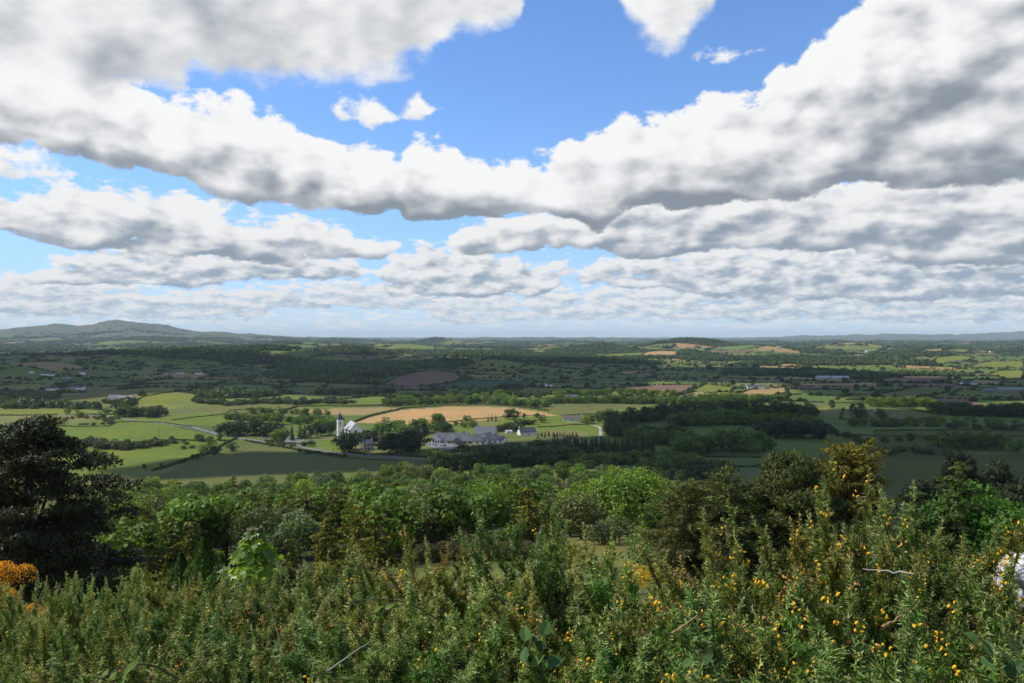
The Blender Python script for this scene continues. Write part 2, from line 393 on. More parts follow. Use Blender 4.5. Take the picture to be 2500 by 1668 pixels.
# outlines in photo positions, far ones first
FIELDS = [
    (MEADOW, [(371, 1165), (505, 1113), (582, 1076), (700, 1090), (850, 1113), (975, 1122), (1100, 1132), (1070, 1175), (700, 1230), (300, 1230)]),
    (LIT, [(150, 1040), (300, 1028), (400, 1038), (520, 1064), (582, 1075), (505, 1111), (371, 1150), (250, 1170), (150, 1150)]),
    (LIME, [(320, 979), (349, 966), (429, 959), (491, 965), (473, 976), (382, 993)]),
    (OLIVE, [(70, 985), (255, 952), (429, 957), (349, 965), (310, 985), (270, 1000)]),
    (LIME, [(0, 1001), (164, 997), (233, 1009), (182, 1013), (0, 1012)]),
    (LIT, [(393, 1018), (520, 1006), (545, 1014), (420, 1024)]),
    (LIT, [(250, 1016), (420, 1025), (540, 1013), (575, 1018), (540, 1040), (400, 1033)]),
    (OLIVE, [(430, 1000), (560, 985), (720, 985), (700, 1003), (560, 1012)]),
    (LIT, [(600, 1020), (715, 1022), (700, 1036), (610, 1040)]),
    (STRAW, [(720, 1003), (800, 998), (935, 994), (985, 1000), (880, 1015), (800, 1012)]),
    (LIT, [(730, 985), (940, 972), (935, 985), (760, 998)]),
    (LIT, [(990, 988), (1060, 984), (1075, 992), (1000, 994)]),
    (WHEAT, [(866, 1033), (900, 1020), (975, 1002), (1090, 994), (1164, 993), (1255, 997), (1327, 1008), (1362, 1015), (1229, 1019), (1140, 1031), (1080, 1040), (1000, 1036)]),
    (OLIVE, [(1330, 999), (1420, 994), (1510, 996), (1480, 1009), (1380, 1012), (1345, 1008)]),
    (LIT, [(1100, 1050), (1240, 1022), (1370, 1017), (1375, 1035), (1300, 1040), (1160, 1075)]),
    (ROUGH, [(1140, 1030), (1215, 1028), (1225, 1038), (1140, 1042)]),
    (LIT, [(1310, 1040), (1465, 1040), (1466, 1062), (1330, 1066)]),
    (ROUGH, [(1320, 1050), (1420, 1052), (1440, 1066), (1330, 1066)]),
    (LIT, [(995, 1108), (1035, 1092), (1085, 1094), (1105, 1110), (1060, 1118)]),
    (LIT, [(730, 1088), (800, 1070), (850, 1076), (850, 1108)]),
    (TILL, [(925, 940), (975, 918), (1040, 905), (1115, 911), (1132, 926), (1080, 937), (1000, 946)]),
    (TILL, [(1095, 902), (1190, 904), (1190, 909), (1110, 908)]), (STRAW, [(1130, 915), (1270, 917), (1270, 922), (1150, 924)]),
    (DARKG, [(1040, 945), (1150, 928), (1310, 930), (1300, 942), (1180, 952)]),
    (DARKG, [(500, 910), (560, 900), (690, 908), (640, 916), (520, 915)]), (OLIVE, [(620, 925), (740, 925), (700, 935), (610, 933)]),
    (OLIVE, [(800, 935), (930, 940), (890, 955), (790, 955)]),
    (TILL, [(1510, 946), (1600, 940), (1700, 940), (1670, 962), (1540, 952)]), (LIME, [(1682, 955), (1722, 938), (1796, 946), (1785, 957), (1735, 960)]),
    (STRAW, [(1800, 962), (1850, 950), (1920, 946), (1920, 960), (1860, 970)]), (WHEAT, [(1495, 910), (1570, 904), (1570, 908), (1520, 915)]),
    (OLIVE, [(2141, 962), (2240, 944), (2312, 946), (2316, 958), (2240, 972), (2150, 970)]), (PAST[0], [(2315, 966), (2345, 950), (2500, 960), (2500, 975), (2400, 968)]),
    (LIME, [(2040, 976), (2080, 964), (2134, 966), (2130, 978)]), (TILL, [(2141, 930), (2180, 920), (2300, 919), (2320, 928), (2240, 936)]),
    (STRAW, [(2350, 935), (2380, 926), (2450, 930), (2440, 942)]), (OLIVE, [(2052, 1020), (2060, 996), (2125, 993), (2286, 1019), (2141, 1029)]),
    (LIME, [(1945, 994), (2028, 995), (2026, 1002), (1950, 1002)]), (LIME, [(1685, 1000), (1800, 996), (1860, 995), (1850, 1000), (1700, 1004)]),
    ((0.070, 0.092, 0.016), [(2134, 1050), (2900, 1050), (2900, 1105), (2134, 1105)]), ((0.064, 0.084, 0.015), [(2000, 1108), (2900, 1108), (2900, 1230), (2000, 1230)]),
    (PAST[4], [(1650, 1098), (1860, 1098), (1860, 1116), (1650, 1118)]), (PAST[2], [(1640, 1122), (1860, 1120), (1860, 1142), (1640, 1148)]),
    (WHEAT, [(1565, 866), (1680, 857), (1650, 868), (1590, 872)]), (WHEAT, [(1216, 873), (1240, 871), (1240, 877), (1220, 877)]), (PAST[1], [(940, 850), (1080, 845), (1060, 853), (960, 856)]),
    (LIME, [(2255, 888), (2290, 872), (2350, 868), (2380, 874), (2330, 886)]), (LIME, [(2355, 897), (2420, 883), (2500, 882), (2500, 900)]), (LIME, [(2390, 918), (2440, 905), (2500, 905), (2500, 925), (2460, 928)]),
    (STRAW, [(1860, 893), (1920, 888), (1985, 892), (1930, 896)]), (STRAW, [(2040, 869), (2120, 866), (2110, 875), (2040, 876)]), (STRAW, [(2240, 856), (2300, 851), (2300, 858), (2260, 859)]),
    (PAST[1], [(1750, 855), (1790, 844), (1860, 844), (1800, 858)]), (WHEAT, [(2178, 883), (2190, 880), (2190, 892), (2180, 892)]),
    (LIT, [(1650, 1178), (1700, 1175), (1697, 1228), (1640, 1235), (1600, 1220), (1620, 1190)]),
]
SCRUBS = [[(145, 1030), (180, 1020), (250, 1019), (283, 1029), (265, 1040), (190, 1043)]]
GROUND_WOODS = []
def to_xy(poly): return [at(u, v) for (u, v) in poly]
FIELDS_XY = [(c, to_xy(p)) for (c, p) in FIELDS]
SCRUBS_XY = [to_xy(p) for p in SCRUBS]

# field lattice for the rest of the country
def lattice(x, y):
    r = np.hypot(x, y)
    size = np.where(r < 4200, 175.0, 330.0)
    a = 0.35
    p = (x * math.cos(a) - y * math.sin(a)) / size + 0.45 * fbm(x / 700 + 2, y / 700, 2)
    q = (x * math.sin(a) + y * math.cos(a)) / (size * 0.8) + 0.45 * fbm(x / 700 - 7, y / 700 + 4, 2)
    row = np.floor(q)
    p = p + hash01(row, row * 0 + 3) * 0.8
    return p, q, size
def woodness(x, y):
    """where the woods of the middle and far distance are"""
    r = np.hypot(x, y)
    w = fbm(x / 900 + 11, y / 500 + 3, 3) + np.interp(r, [1200, 2500, 5000, 12000], [-0.7, -0.32, -0.18, -0.1])
    for (u, v, d, a, b, k) in ((300, 866, 2900, 800, 260, 0.55), (650, 868, 3050, 420, 260, 0.55), (840, 852, 3700, 330, 300, 0.9), (1400, 879, 3050, 420, 230, 0.9), (1130, 872, 3100, 220, 220, 0.7),
                           (1690, 829, 5600, 330, 300, 0.9), (1850, 880, 3600, 600, 350, 0.45), (1640, 858, 4300, 300, 200, 0.5), (400, 829, 9000, 800, 600, 0.6), (980, 855, 4500, 900, 500, 0.4),
                           (1300, 850, 4600, 700, 400, 0.4), (1250, 955, 1480, 520, 110, 0.45)):
        w = w + k * np.exp(-((x - xof(u, d)) / a) ** 2 - ((y - d) / b) ** 2)
    for (c, p) in FIELDS_XY:
        p = np.asarray(p)
        bb = (x > p[:, 0].min()) & (x < p[:, 0].max()) & (y > p[:, 1].min()) & (y < p[:, 1].max())
        if bb.any():
            idx = np.nonzero(bb)[0] if x.ndim == 1 else None
            ins = inpoly(x[idx], y[idx], p)
            w[idx[ins]] -= 3.0
    return w

def ground_colour(x, y):
    r = np.hypot(x, y)
    p, q, size = lattice(x, y)
    k = hash01(np.floor(p), np.floor(q), np.where(size > 200, 1.0, 0.0))
    pal = np.array(PAST)
    c = pal[np.minimum((k * 7.99 * 1.0).astype(int), 6)]
    k2 = hash01(np.floor(p) + 31, np.floor(q) + 7)
    far = r > 1350
    c = np.where(((k2 > 0.92) & far)[:, None], np.array(STRAW), c)
    c = np.where(((k2 > 0.97) & far)[:, None], np.array(WHEAT) * 0.8, c)
    c = np.where(((k2 < 0.03) & far)[:, None], np.array(TILL), c)
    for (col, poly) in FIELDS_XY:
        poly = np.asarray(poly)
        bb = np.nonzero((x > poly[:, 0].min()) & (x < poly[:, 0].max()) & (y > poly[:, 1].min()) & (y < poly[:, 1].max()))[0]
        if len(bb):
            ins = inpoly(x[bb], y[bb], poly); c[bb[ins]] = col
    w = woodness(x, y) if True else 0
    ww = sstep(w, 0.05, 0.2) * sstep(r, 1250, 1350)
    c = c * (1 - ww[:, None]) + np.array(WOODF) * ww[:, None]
    # hillside: rough grass, lawn, woodland floor
    hill = 1 - sstep(r, 520, 560)
    c = c * (1 - hill[:, None]) + np.array([0.080, 0.100, 0.028]) * hill[:, None]
    near = 1 - sstep(r, 24, 40)
    c = c * (1 - near[:, None]) + np.array([0.045, 0.042, 0.022]) * near[:, None]
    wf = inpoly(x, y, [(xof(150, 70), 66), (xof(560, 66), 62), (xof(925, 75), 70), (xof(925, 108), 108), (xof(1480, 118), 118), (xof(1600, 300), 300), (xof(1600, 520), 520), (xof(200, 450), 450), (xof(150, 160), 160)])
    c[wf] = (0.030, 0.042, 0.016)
    for (col, poly) in ((LAWN, [(xof(880, 60), 60), (xof(1150, 60), 56), (xof(1450, 70), 66), (xof(1470, 95), 95), (xof(1380, 108), 108), (xof(1100, 108), 107), (xof(925, 106), 104), (xof(900, 85), 85)]),
                        ((0.125, 0.130, 0.036), [(xof(1350, 130), 112), (xof(1640, 130), 112), (xof(1640, 165), 165), (xof(1330, 160), 160)]),
                        (LIT, [(-50, 45), (xof(300, 105), 45), (xof(330, 105), 105), (-78, 118), (-95, 80)]),
                        (LIT, [at(1640, 1240), at(1560, 1215), at(1650, 1175), at(1760, 1172), at(1760, 1240)])):
        wx_ = fbm(x / 9 + 3, y / 9, 3) * 3.0; bb = inpoly(x + wx_, y + fbm(x / 8 - 5, y / 8 + 2, 3) * 3.0, poly); c[bb] = col
    mt = sstep(r, 10500, 12500)
    c = c * (1 - mt[:, None]) + (np.array([0.10, 0.11, 0.06]) * 0.9) * mt[:, None]
    return c

fine = np.radians(np.arange(-40, 40.001, 0.062))
coarse = np.radians(np.arange(44, 317, 4.0))
AZS = np.concatenate([fine, coarse])
RS = np.concatenate([np.geomspace(0.6, 90, 90), np.geomspace(90.8, 1000, 270)[0:], np.geomspace(1012, 45000, 310)])
aa, rr = np.meshgrid(AZS, RS)
gx = (rr * np.sin(aa)).ravel(); gy = (rr * np.cos(aa)).ravel()
gz = height(gx, gy)
na, nr = len(AZS), len(RS)
i0 = (np.arange(nr - 1)[:, None] * na + np.arange(na)[None, :])
i1 = (np.arange(nr - 1)[:, None] * na + (np.arange(na)[None, :] + 1) % na)
quads = np.stack([i0, i0 + na, i1 + na, i1], -1).reshape(-1, 4)[:, ::-1]
gm, nt, b = material("fields_and_hillside", 0.95, 0.1)
an = nt.nodes.new('ShaderNodeAttribute'); an.attribute_name = 'crop'
geo = nt.nodes.new('ShaderNodeNewGeometry')
n1 = xnoise(geo.outputs['Position'], 0.012, 5, 0.6)
n2 = xnoise(geo.outputs['Position'], 0.15, 4, 0.65)
n3 = xnoise(geo.outputs['Position'], 2.5, 3, 0.6)
mp = nt.nodes.new('ShaderNodeMapping'); mp.inputs['Rotation'].default_value = (0, 0, 0.5); mp.inputs['Scale'].default_value = (0.012, 0.16, 0.0)
nt.links.new(geo.outputs['Position'], mp.inputs['Vector'])
n4 = xnoise(mp.outputs[0], 1.0, 3, 0.6)
f = n1 * 0.6 + n2 * 0.55 + n3 * 0.3 + n4 * 0.6 - 0.02
hs = nt.nodes.new('ShaderNodeVectorMath'); hs.operation = 'SCALE'
nt.links.new(an.outputs['Color'], hs.inputs[0]); nt.links.new(f.v, hs.inputs[3])
warm = xmixc(xsmooth(n1 + (n2 - 0.5) * 0.6, 0.5, 0.75), hs.outputs[0], (0.0, 0.0, 0.0))
tint = nt.nodes.new('ShaderNodeMix'); tint.data_type = 'RGBA'; tint.blend_type = 'MULTIPLY'
nt.links.new(xsmooth(n1 + (n2 - 0.5) * 0.8, 0.45, 0.8).v, tint.inputs[0]); nt.links.new(hs.outputs[0], tint.inputs[6]); tint.inputs[7].default_value = (1.2, 0.9, 0.8, 1)
nt.links.new(tint.outputs[2], b.inputs['Base Color'])
bp = nt.nodes.new('ShaderNodeBump'); bp.inputs['Strength'].default_value = 0.5; bp.inputs['Distance'].default_value = 0.4
nt.links.new((n2 * 1.0 + n3 * 0.3).v, bp.inputs['Height']); nt.links.new(bp.outputs[0], b.inputs['Normal'])
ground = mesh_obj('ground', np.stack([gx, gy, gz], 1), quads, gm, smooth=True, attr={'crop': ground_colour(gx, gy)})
tag(ground, kind='structure')

# ------------------------------------------------------------------ foliage building blocks
def leaf_mat(name, c, trans=0.22, var=0.4, hue=0.25, rough=0.6, spec=0.25):
    """leaves: diffuse and translucent, each plant a little lighter, darker or yellower than the next"""
    m = bpy.data.materials.new(name); m.use_nodes = True
    nt = m.node_tree; X.nt = nt
    b = nt.nodes['Principled BSDF']; out = nt.nodes['Material Output']
    b.inputs['Roughness'].default_value = rough; b.inputs['Specular IOR Level'].default_value = spec
    at_ = nt.nodes.new('ShaderNodeAttribute'); at_.attribute_name = 'tint'
    oi = nt.nodes.new('ShaderNodeObjectInfo')
    t = X(at_.outputs['Fac']); rnd = X(oi.outputs['Random'])
    k = (t - 0.5) * (2 * var) + (rnd - 0.5) * (2 * var * 0.7) + 1.0
    yel = tuple((c[0] * 1.28, c[1] * 1.10, c[2] * 0.7)); blu = tuple((c[0] * 0.78, c[1] * 0.97, c[2] * 1.2))
    base = xmixc(X.op('FRACT', rnd * 7.31) * hue * 2 + (t - 0.5) * hue * 2 + (0.5 - hue), blu, yel)
    sc = nt.nodes.new('ShaderNodeVectorMath'); sc.operation = 'SCALE'
    nt.links.new(base, sc.inputs[0]); nt.links.new(k.v, sc.inputs[3])
    nt.links.new(sc.outputs[0], b.inputs['Base Color'])
    tr = nt.nodes.new('ShaderNodeBsdfTranslucent')
    tm = nt.nodes.new('ShaderNodeMix'); tm.data_type = 'RGBA'; tm.blend_type = 'MULTIPLY'; tm.inputs[0].default_value = 1.0
    nt.links.new(sc.outputs[0], tm.inputs[6]); tm.inputs[7].default_value = (1.5, 1.5, 0.6, 1)
    nt.links.new(tm.outputs[2], tr.inputs[0])
    mx = nt.nodes.new('ShaderNodeMixShader'); mx.inputs[0].default_value = trans
    nt.links.new(b.outputs[0], mx.inputs[1]); nt.links.new(tr.outputs[0], mx.inputs[2])
    nt.links.new(mx.outputs[0], out.inputs[0])
    return m
BARK = flat('bark', (0.055, 0.042, 0.032), 0.95, 0.1, 0.4, 6)
BARKD = flat('dark_bark', (0.030, 0.024, 0.020), 0.95, 0.1, 0.4, 6)
TWIG = flat('twig', (0.10, 0.075, 0.05), 0.9, 0.1, 0.3, 12)
def unit(v): return v / (np.linalg.norm(v, axis=-1, keepdims=True) + 1e-9)
def rand_dir(rng, n): return unit(rng.normal(size=(n, 3)))
def quads_at(c, nrm, size, rng, aspect=0.62, axis=None):
    """n leaf shaped quads: centre, facing, length; axis fixes the long direction"""
    n = len(c)
    a = rand_dir(rng, n) if axis is None else axis + rng.normal(size=(n, 3)) * 0.15
    u = unit(a - nrm * np.sum(a * nrm, 1, keepdims=True))
    w = np.cross(nrm, u)
    s = np.asarray(size).reshape(-1, 1) * np.ones((n, 1))
    h = s * 0.5
    v = np.stack([c - u * h, c + w * h * aspect + u * h * 0.15, c + u * h, c - w * h * aspect + u * h * 0.15], 1).reshape(-1, 3)
    f = np.arange(n * 4).reshape(n, 4)
    return v, f
def tube(pts, rad, k=6):
    pts = np.asarray(pts, float); n = len(pts)
    t = unit(np.gradient(pts, axis=0))
    ref = np.where(np.abs(t[:, 2:3]) > 0.9, np.array([[1.0, 0, 0]]), np.array([[0, 0, 1.0]]))
    u = unit(np.cross(t, ref)); w = np.cross(t, u)
    a = np.linspace(0, 2 * math.pi, k, endpoint=False)
    v = pts[:, None] + (u[:, None] * np.cos(a)[None, :, None] + w[:, None] * np.sin(a)[None, :, None]) * np.asarray(rad)[:, None, None]
    i = np.arange(n - 1)[:, None] * k; j = np.arange(k)[None, :]
    f = np.stack([i + j, i + (j + 1) % k, i + k + (j + 1) % k, i + k + j], -1).reshape(-1, 4)
    return v.reshape(-1, 3), f
class Bag:
    """collects pieces into one mesh"""
    def __init__(s): s.v = []; s.f = []; s.t = []; s.n = 0
    def add(s, v, f, t=None):
        s.v.append(v); s.f.append(np.asarray(f) + s.n); s.n += len(v)
        s.t.append(np.full(len(v), 0.5) if t is None else np.repeat(t, len(v) // len(t)) if len(t) != len(v) else t)
    def data(s):
        ks = {}
        for f in s.f: ks.setdefault(f.shape[1], []).append(f)
        return np.concatenate(s.v), [np.concatenate(k) for k in ks.values()], np.concatenate(s.t)
    def obj(s, name, mat, parent=None, smooth=False):
        v, f, t = s.data()
        return mesh_obj(name, v, f, mat, parent, smooth, {'tint': t})

def limbs(bag, h, r0, tips, rng, fork=0.35, bend=0.1, k=6):
    """a tapered trunk with limbs reaching to the tips"""
    top = np.array([rng.normal() * bend * h * 0.3, rng.normal() * bend * h * 0.3, h])
    p = np.linspace(0, 1, 7)[:, None]
    ctr = p * top + np.sin(p * math.pi) * np.array([rng.normal(), rng.normal(), 0]) * bend * h * 0.3
    bag.add(*tube(ctr, np.linspace(r0, r0 * 0.25, 7) * np.array([1.35, 1.05, 1, 1, 1, 1, 1]), k))
    for tp in tips:
        s = rng.uniform(fork, 0.85)
        a = ctr[0] * (1 - s) + top * s
        m = (a + tp) / 2 + np.array([0, 0, 0.06 * h]) * rng.uniform(-0.5, 1) + rng.normal(size=3) * 0.02 * h
        q = np.linspace(0, 1, 5)[:, None]
        bag.add(*tube((1 - q) ** 2 * a + 2 * q * (1 - q) * m + q * q * tp, np.linspace(r0 * 0.38 * (1 - s * 0.5), r0 * 0.06, 5), 5))

def crown_lobes(rng, cz, rx, rz, n, lr, flatten=1.0):
    d = rand_dir(rng, n); d[:, 2] = np.where(d[:, 2] < 0, d[:, 2] * 0.85, d[:, 2])
    rad = rng.uniform(0.5, 0.85, n)[:, None]
    c = d * rad * np.array([rx, rx, rz]) + np.array([0, 0, cz])
    s = lr * rng.uniform(0.7, 1.25, n)
    return c, np.stack([s, s, s * flatten], 1)
def leafy(bag, rng, lobes, rads, n, size, aspect=0.7, up=0.12, inside=0.35, axisf=None):
    k = rng.choice(len(lobes), n, p=(rads[:, 0] ** 2) / (rads[:, 0] ** 2).sum())
    d = rand_dir(rng, n); d[:, 2] += up; d = unit(d)
    sh = 1 - inside * rng.random(n) ** 2 + rng.normal(size=n) * 0.05
    c = lobes[k] + d * rads[k] * sh[:, None]
    nrm = unit(d + rng.normal(size=(n, 3)) * 0.55)
    lt = rng.random(len(lobes))
    t = np.clip(lt[k] * 0.6 + 0.4 * rng.random(n), 0, 1)
    v, f = quads_at(c, nrm, size * rng.uniform(0.6, 1.35, n), rng, aspect, None if axisf is None else axisf(d, k))
    bag.add(v, f, t)

def broadleaf(seed, h=12.0, rx=5.5, nl=26, nq=1500, leaf=0.7, trunk=0.28, base=0.32, low=False):
    rng = np.random.default_rng(seed)
    cz = h * (base + 1) / 2; rz = h * (1 - base) / 2
    lo, ra = crown_lobes(rng, cz, rx, rz * 1.05, nl, rx * 0.42, 0.85)
    cr = Bag(); leafy(cr, rng, lo, ra, nq, leaf)
    tr = Bag(); limbs(tr, h * 0.75, trunk, lo[rng.choice(nl, min(9, nl), replace=False)], rng)
    return tr, cr
def tiered(seed, h=14.0, rx=4.2, tiers=11, per=6, nq=1800, leaf=0.75, droop=0.25, trunk=0.25, base=0.12, thick=0.22, irregular=0.3, topw=0.12):
    """larch, spruce, cedar: boughs in layers carrying flat sprays"""
    rng = np.random.default_rng(seed)
    tr = Bag(); cr = Bag()
    lo = []; ra = []; tips = []
    for i in range(tiers):
        s = i / (tiers - 1)
        z = h * (base + (0.97 - base) * s)
        R_ = rx * ((1 - s) * (1 - topw) + topw) * rng.uniform(1 - irregular, 1 + irregular * 0.5)
        for j in range(max(3, int(per * (1 - 0.5 * s)))):
            a = rng.uniform(0, 2 * math.pi)
            L = R_ * rng.uniform(0.65, 1.1)
            for q in (0.35, 0.65, 0.95):
                lo.append((math.cos(a) * L * q, math.sin(a) * L * q, z - droop * L * q * q + rng.normal() * 0.1))
                w = max(0.22 * L, 0.3) * (1.15 - 0.5 * q); ra.append((w, w, w * thick + 0.08))
            tips.append(np.array(lo[-1]))
    lo = np.array(lo); ra = np.array(ra)
    leafy(cr, rng, lo, ra, nq, leaf, 0.45, 0.25, 0.5, lambda d, k: unit(np.stack([lo[k, 0], lo[k, 1], -0.4 * np.hypot(lo[k, 0], lo[k, 1])], 1) + 1e-3))
    limbs(tr, h * 0.97, trunk, tips[::max(1, len(tips) // 16)], rng, 0.1, 0.03)
    return tr, cr
def bushy(seed, h=2.5, rx=1.8, nl=14, nq=420, leaf=0.4):
    rng = np.random.default_rng(seed)
    lo, ra = crown_lobes(rng, h * 0.42, rx, h * 0.5, nl, rx * 0.42, 0.9)
    cr = Bag(); leafy(cr, rng, lo, ra, nq, leaf, up=0.45)
    tr = Bag(); limbs(tr, h * 0.6, h * 0.03 + 0.02, lo[:6], rng, 0.05, 0.1, 5)
    return tr, cr

MG = leaf_mat('mid_green_leaves', (0.090, 0.150, 0.022))
LG = leaf_mat('light_green_leaves', (0.140, 0.210, 0.026), 0.28)
GG = leaf_mat('grey_green_leaves', (0.125, 0.160, 0.058))
OL = leaf_mat('olive_needles', (0.125, 0.135, 0.018))
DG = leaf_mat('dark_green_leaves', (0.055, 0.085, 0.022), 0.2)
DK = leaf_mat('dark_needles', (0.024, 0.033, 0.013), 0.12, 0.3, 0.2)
GOLD = leaf_mat('golden_needles', (0.150, 0.132, 0.020), 0.2)
EMER = leaf_mat('emerald_needles', (0.034, 0.085, 0.008), 0.25)
COPP = leaf_mat('copper_leaves', (0.045, 0.016, 0.018), 0.2)
SCR = leaf_mat('scrub_leaves', (0.062, 0.080, 0.026), 0.2)
MAYW = leaf_mat('white_blossom_leaves', (0.20, 0.21, 0.13), 0.2)

class Kind:
    """a tree of one kind: the first call places the original, later calls place copies"""
    def __init__(s, name, cat, mat, bark, variants, one_mesh=False):
        s.name, s.cat, s.mat, s.bark, s.var, s.one = name, cat, mat, bark, variants, one_mesh
        s.proto = {}
    def place(s, i, x, y, size, rz, label, group, z=None):
        loc = (x, y, (H(x, y) if z is None else z) - 0.05)
        i = i % len(s.var)
        sc = (size[0], size[0], size[1]) if isinstance(size, tuple) else (size,) * 3
        if i in s.proto:
            p = s.proto[i]
            if s.one:
                o = p.copy(); COL.objects.link(o); o.location = loc; o.rotation_euler = (0, 0, rz); o.scale = sc
                return tag(o, label, s.cat, group)
            return dup(p, loc, rz, label, group, sc)
        tr, cr = s.var[i]()
        if s.one:
            v1, f1, t1 = cr.data(); v2, f2, t2 = tr.data()
            f1q = np.concatenate(f1); f2q = np.concatenate(f2) + len(v1)
            o = mesh_obj(s.name, np.concatenate([v1, v2]), np.concatenate([f1q, f2q]), attr={'tint': np.concatenate([t1, t2])},
                         mats=[s.mat, s.bark], midx=[0] * len(f1q) + [1] * len(f2q))
            o.location = loc; o.rotation_euler = (0, 0, rz); o.scale = sc
            tag(o, label, s.cat, group)
        else:
            o = thing(s.name, label, s.cat, loc, rz, group, sc)
            tr.obj('trunk', s.bark, o, True); cr.obj('crown', s.mat, o)
        s.proto[i] = o
        return o
V = lambda f, *a, **k: (lambda: f(*a, **k))
# the wood on the slope
ash = Kind('ash_tree', 'tree', MG, BARK, [V(broadleaf, 100 + i, 12.5, 5.2 + 0.4 * i, 30, 2600, 0.85, base=0.12) for i in range(4)])
syc = Kind('sycamore_tree', 'tree', LG, BARK, [V(broadleaf, 200 + i, 12.0, 5.5, 34, 2800, 0.85, base=0.12) for i in range(3)])
wil = Kind('willow_tree', 'tree', GG, BARK, [V(broadleaf, 300 + i, 11.0, 5.0, 36, 3000, 0.68, base=0.08) for i in range(3)])
lar = Kind('larch_tree', 'tree', OL, BARK, [V(tiered, 400 + i, 12.0, 5.0, 10, 9, 4200, 0.85, 0.18, base=0.04, irregular=0.45, topw=0.35, thick=0.5) for i in range(3)])
spr = Kind('spruce_tree', 'tree', DG, BARKD, [V(tiered, 500 + i, 13.0, 3.6, 13, 8, 2600, 0.75, 0.3, base=0.04, thick=0.4) for i in range(2)])
cop = Kind('copper_beech_tree', 'tree', COPP, BARKD, [V(broadleaf, 600, 11.0, 4.5, 24, 1400, 0.7)])
may = Kind('hawthorn_tree', 'tree', MAYW, BARK, [V(broadleaf, 650 + i, 7.0, 3.6, 22, 1200, 0.5, base=0.15) for i in range(2)])
# trees of the valley floor: smaller in the picture, trunk and crown in one mesh
vt = {c: Kind(n, 'tree', m, BARKD, [V(broadleaf, s + i, 12.0, 5.8, 18, 620, 1.35, base=0.0) for i in range(3)], True)
      for c, n, m, s in (('m', 'field_tree', MG, 700), ('l', 'leafy_tree', LG, 720), ('d', 'woodland_tree', DG, 740))}
vt['m2'] = Kind('broad_field_tree', 'tree', MG, BARKD, [V(broadleaf, 710 + i, 12.0, 6.2, 20, 620, 1.35, base=0.0) for i in range(2)], True)  # more of the field trees with wider crowns, no particular species
vt['d2'] = Kind('slim_woodland_tree', 'tree', DG, BARKD, [V(broadleaf, 750 + i, 12.5, 5.2, 18, 620, 1.3, base=0.0) for i in range(2)], True)  # more of the woodland trees with slimmer crowns, no particular species
vt['s'] = Kind('shrub', 'shrub', SCR, BARKD, [V(bushy, 760 + i, 6.0, 4.4, 12, 320, 1.2) for i in range(3)], True)
vt['c'] = Kind('conifer', 'tree', DG, BARKD, [V(tiered, 780 + i, 12.0, 3.2, 9, 6, 520, 1.4, base=0.02, thick=0.5) for i in range(2)], True)
vt['p'] = Kind('dark_tree', 'tree', leaf_mat('dark_leaves', (0.038, 0.056, 0.018), 0.2), BARKD, [V(broadleaf, 790 + i, 13.0, 5.8, 16, 600, 1.3, base=0.06) for i in range(2)], True)

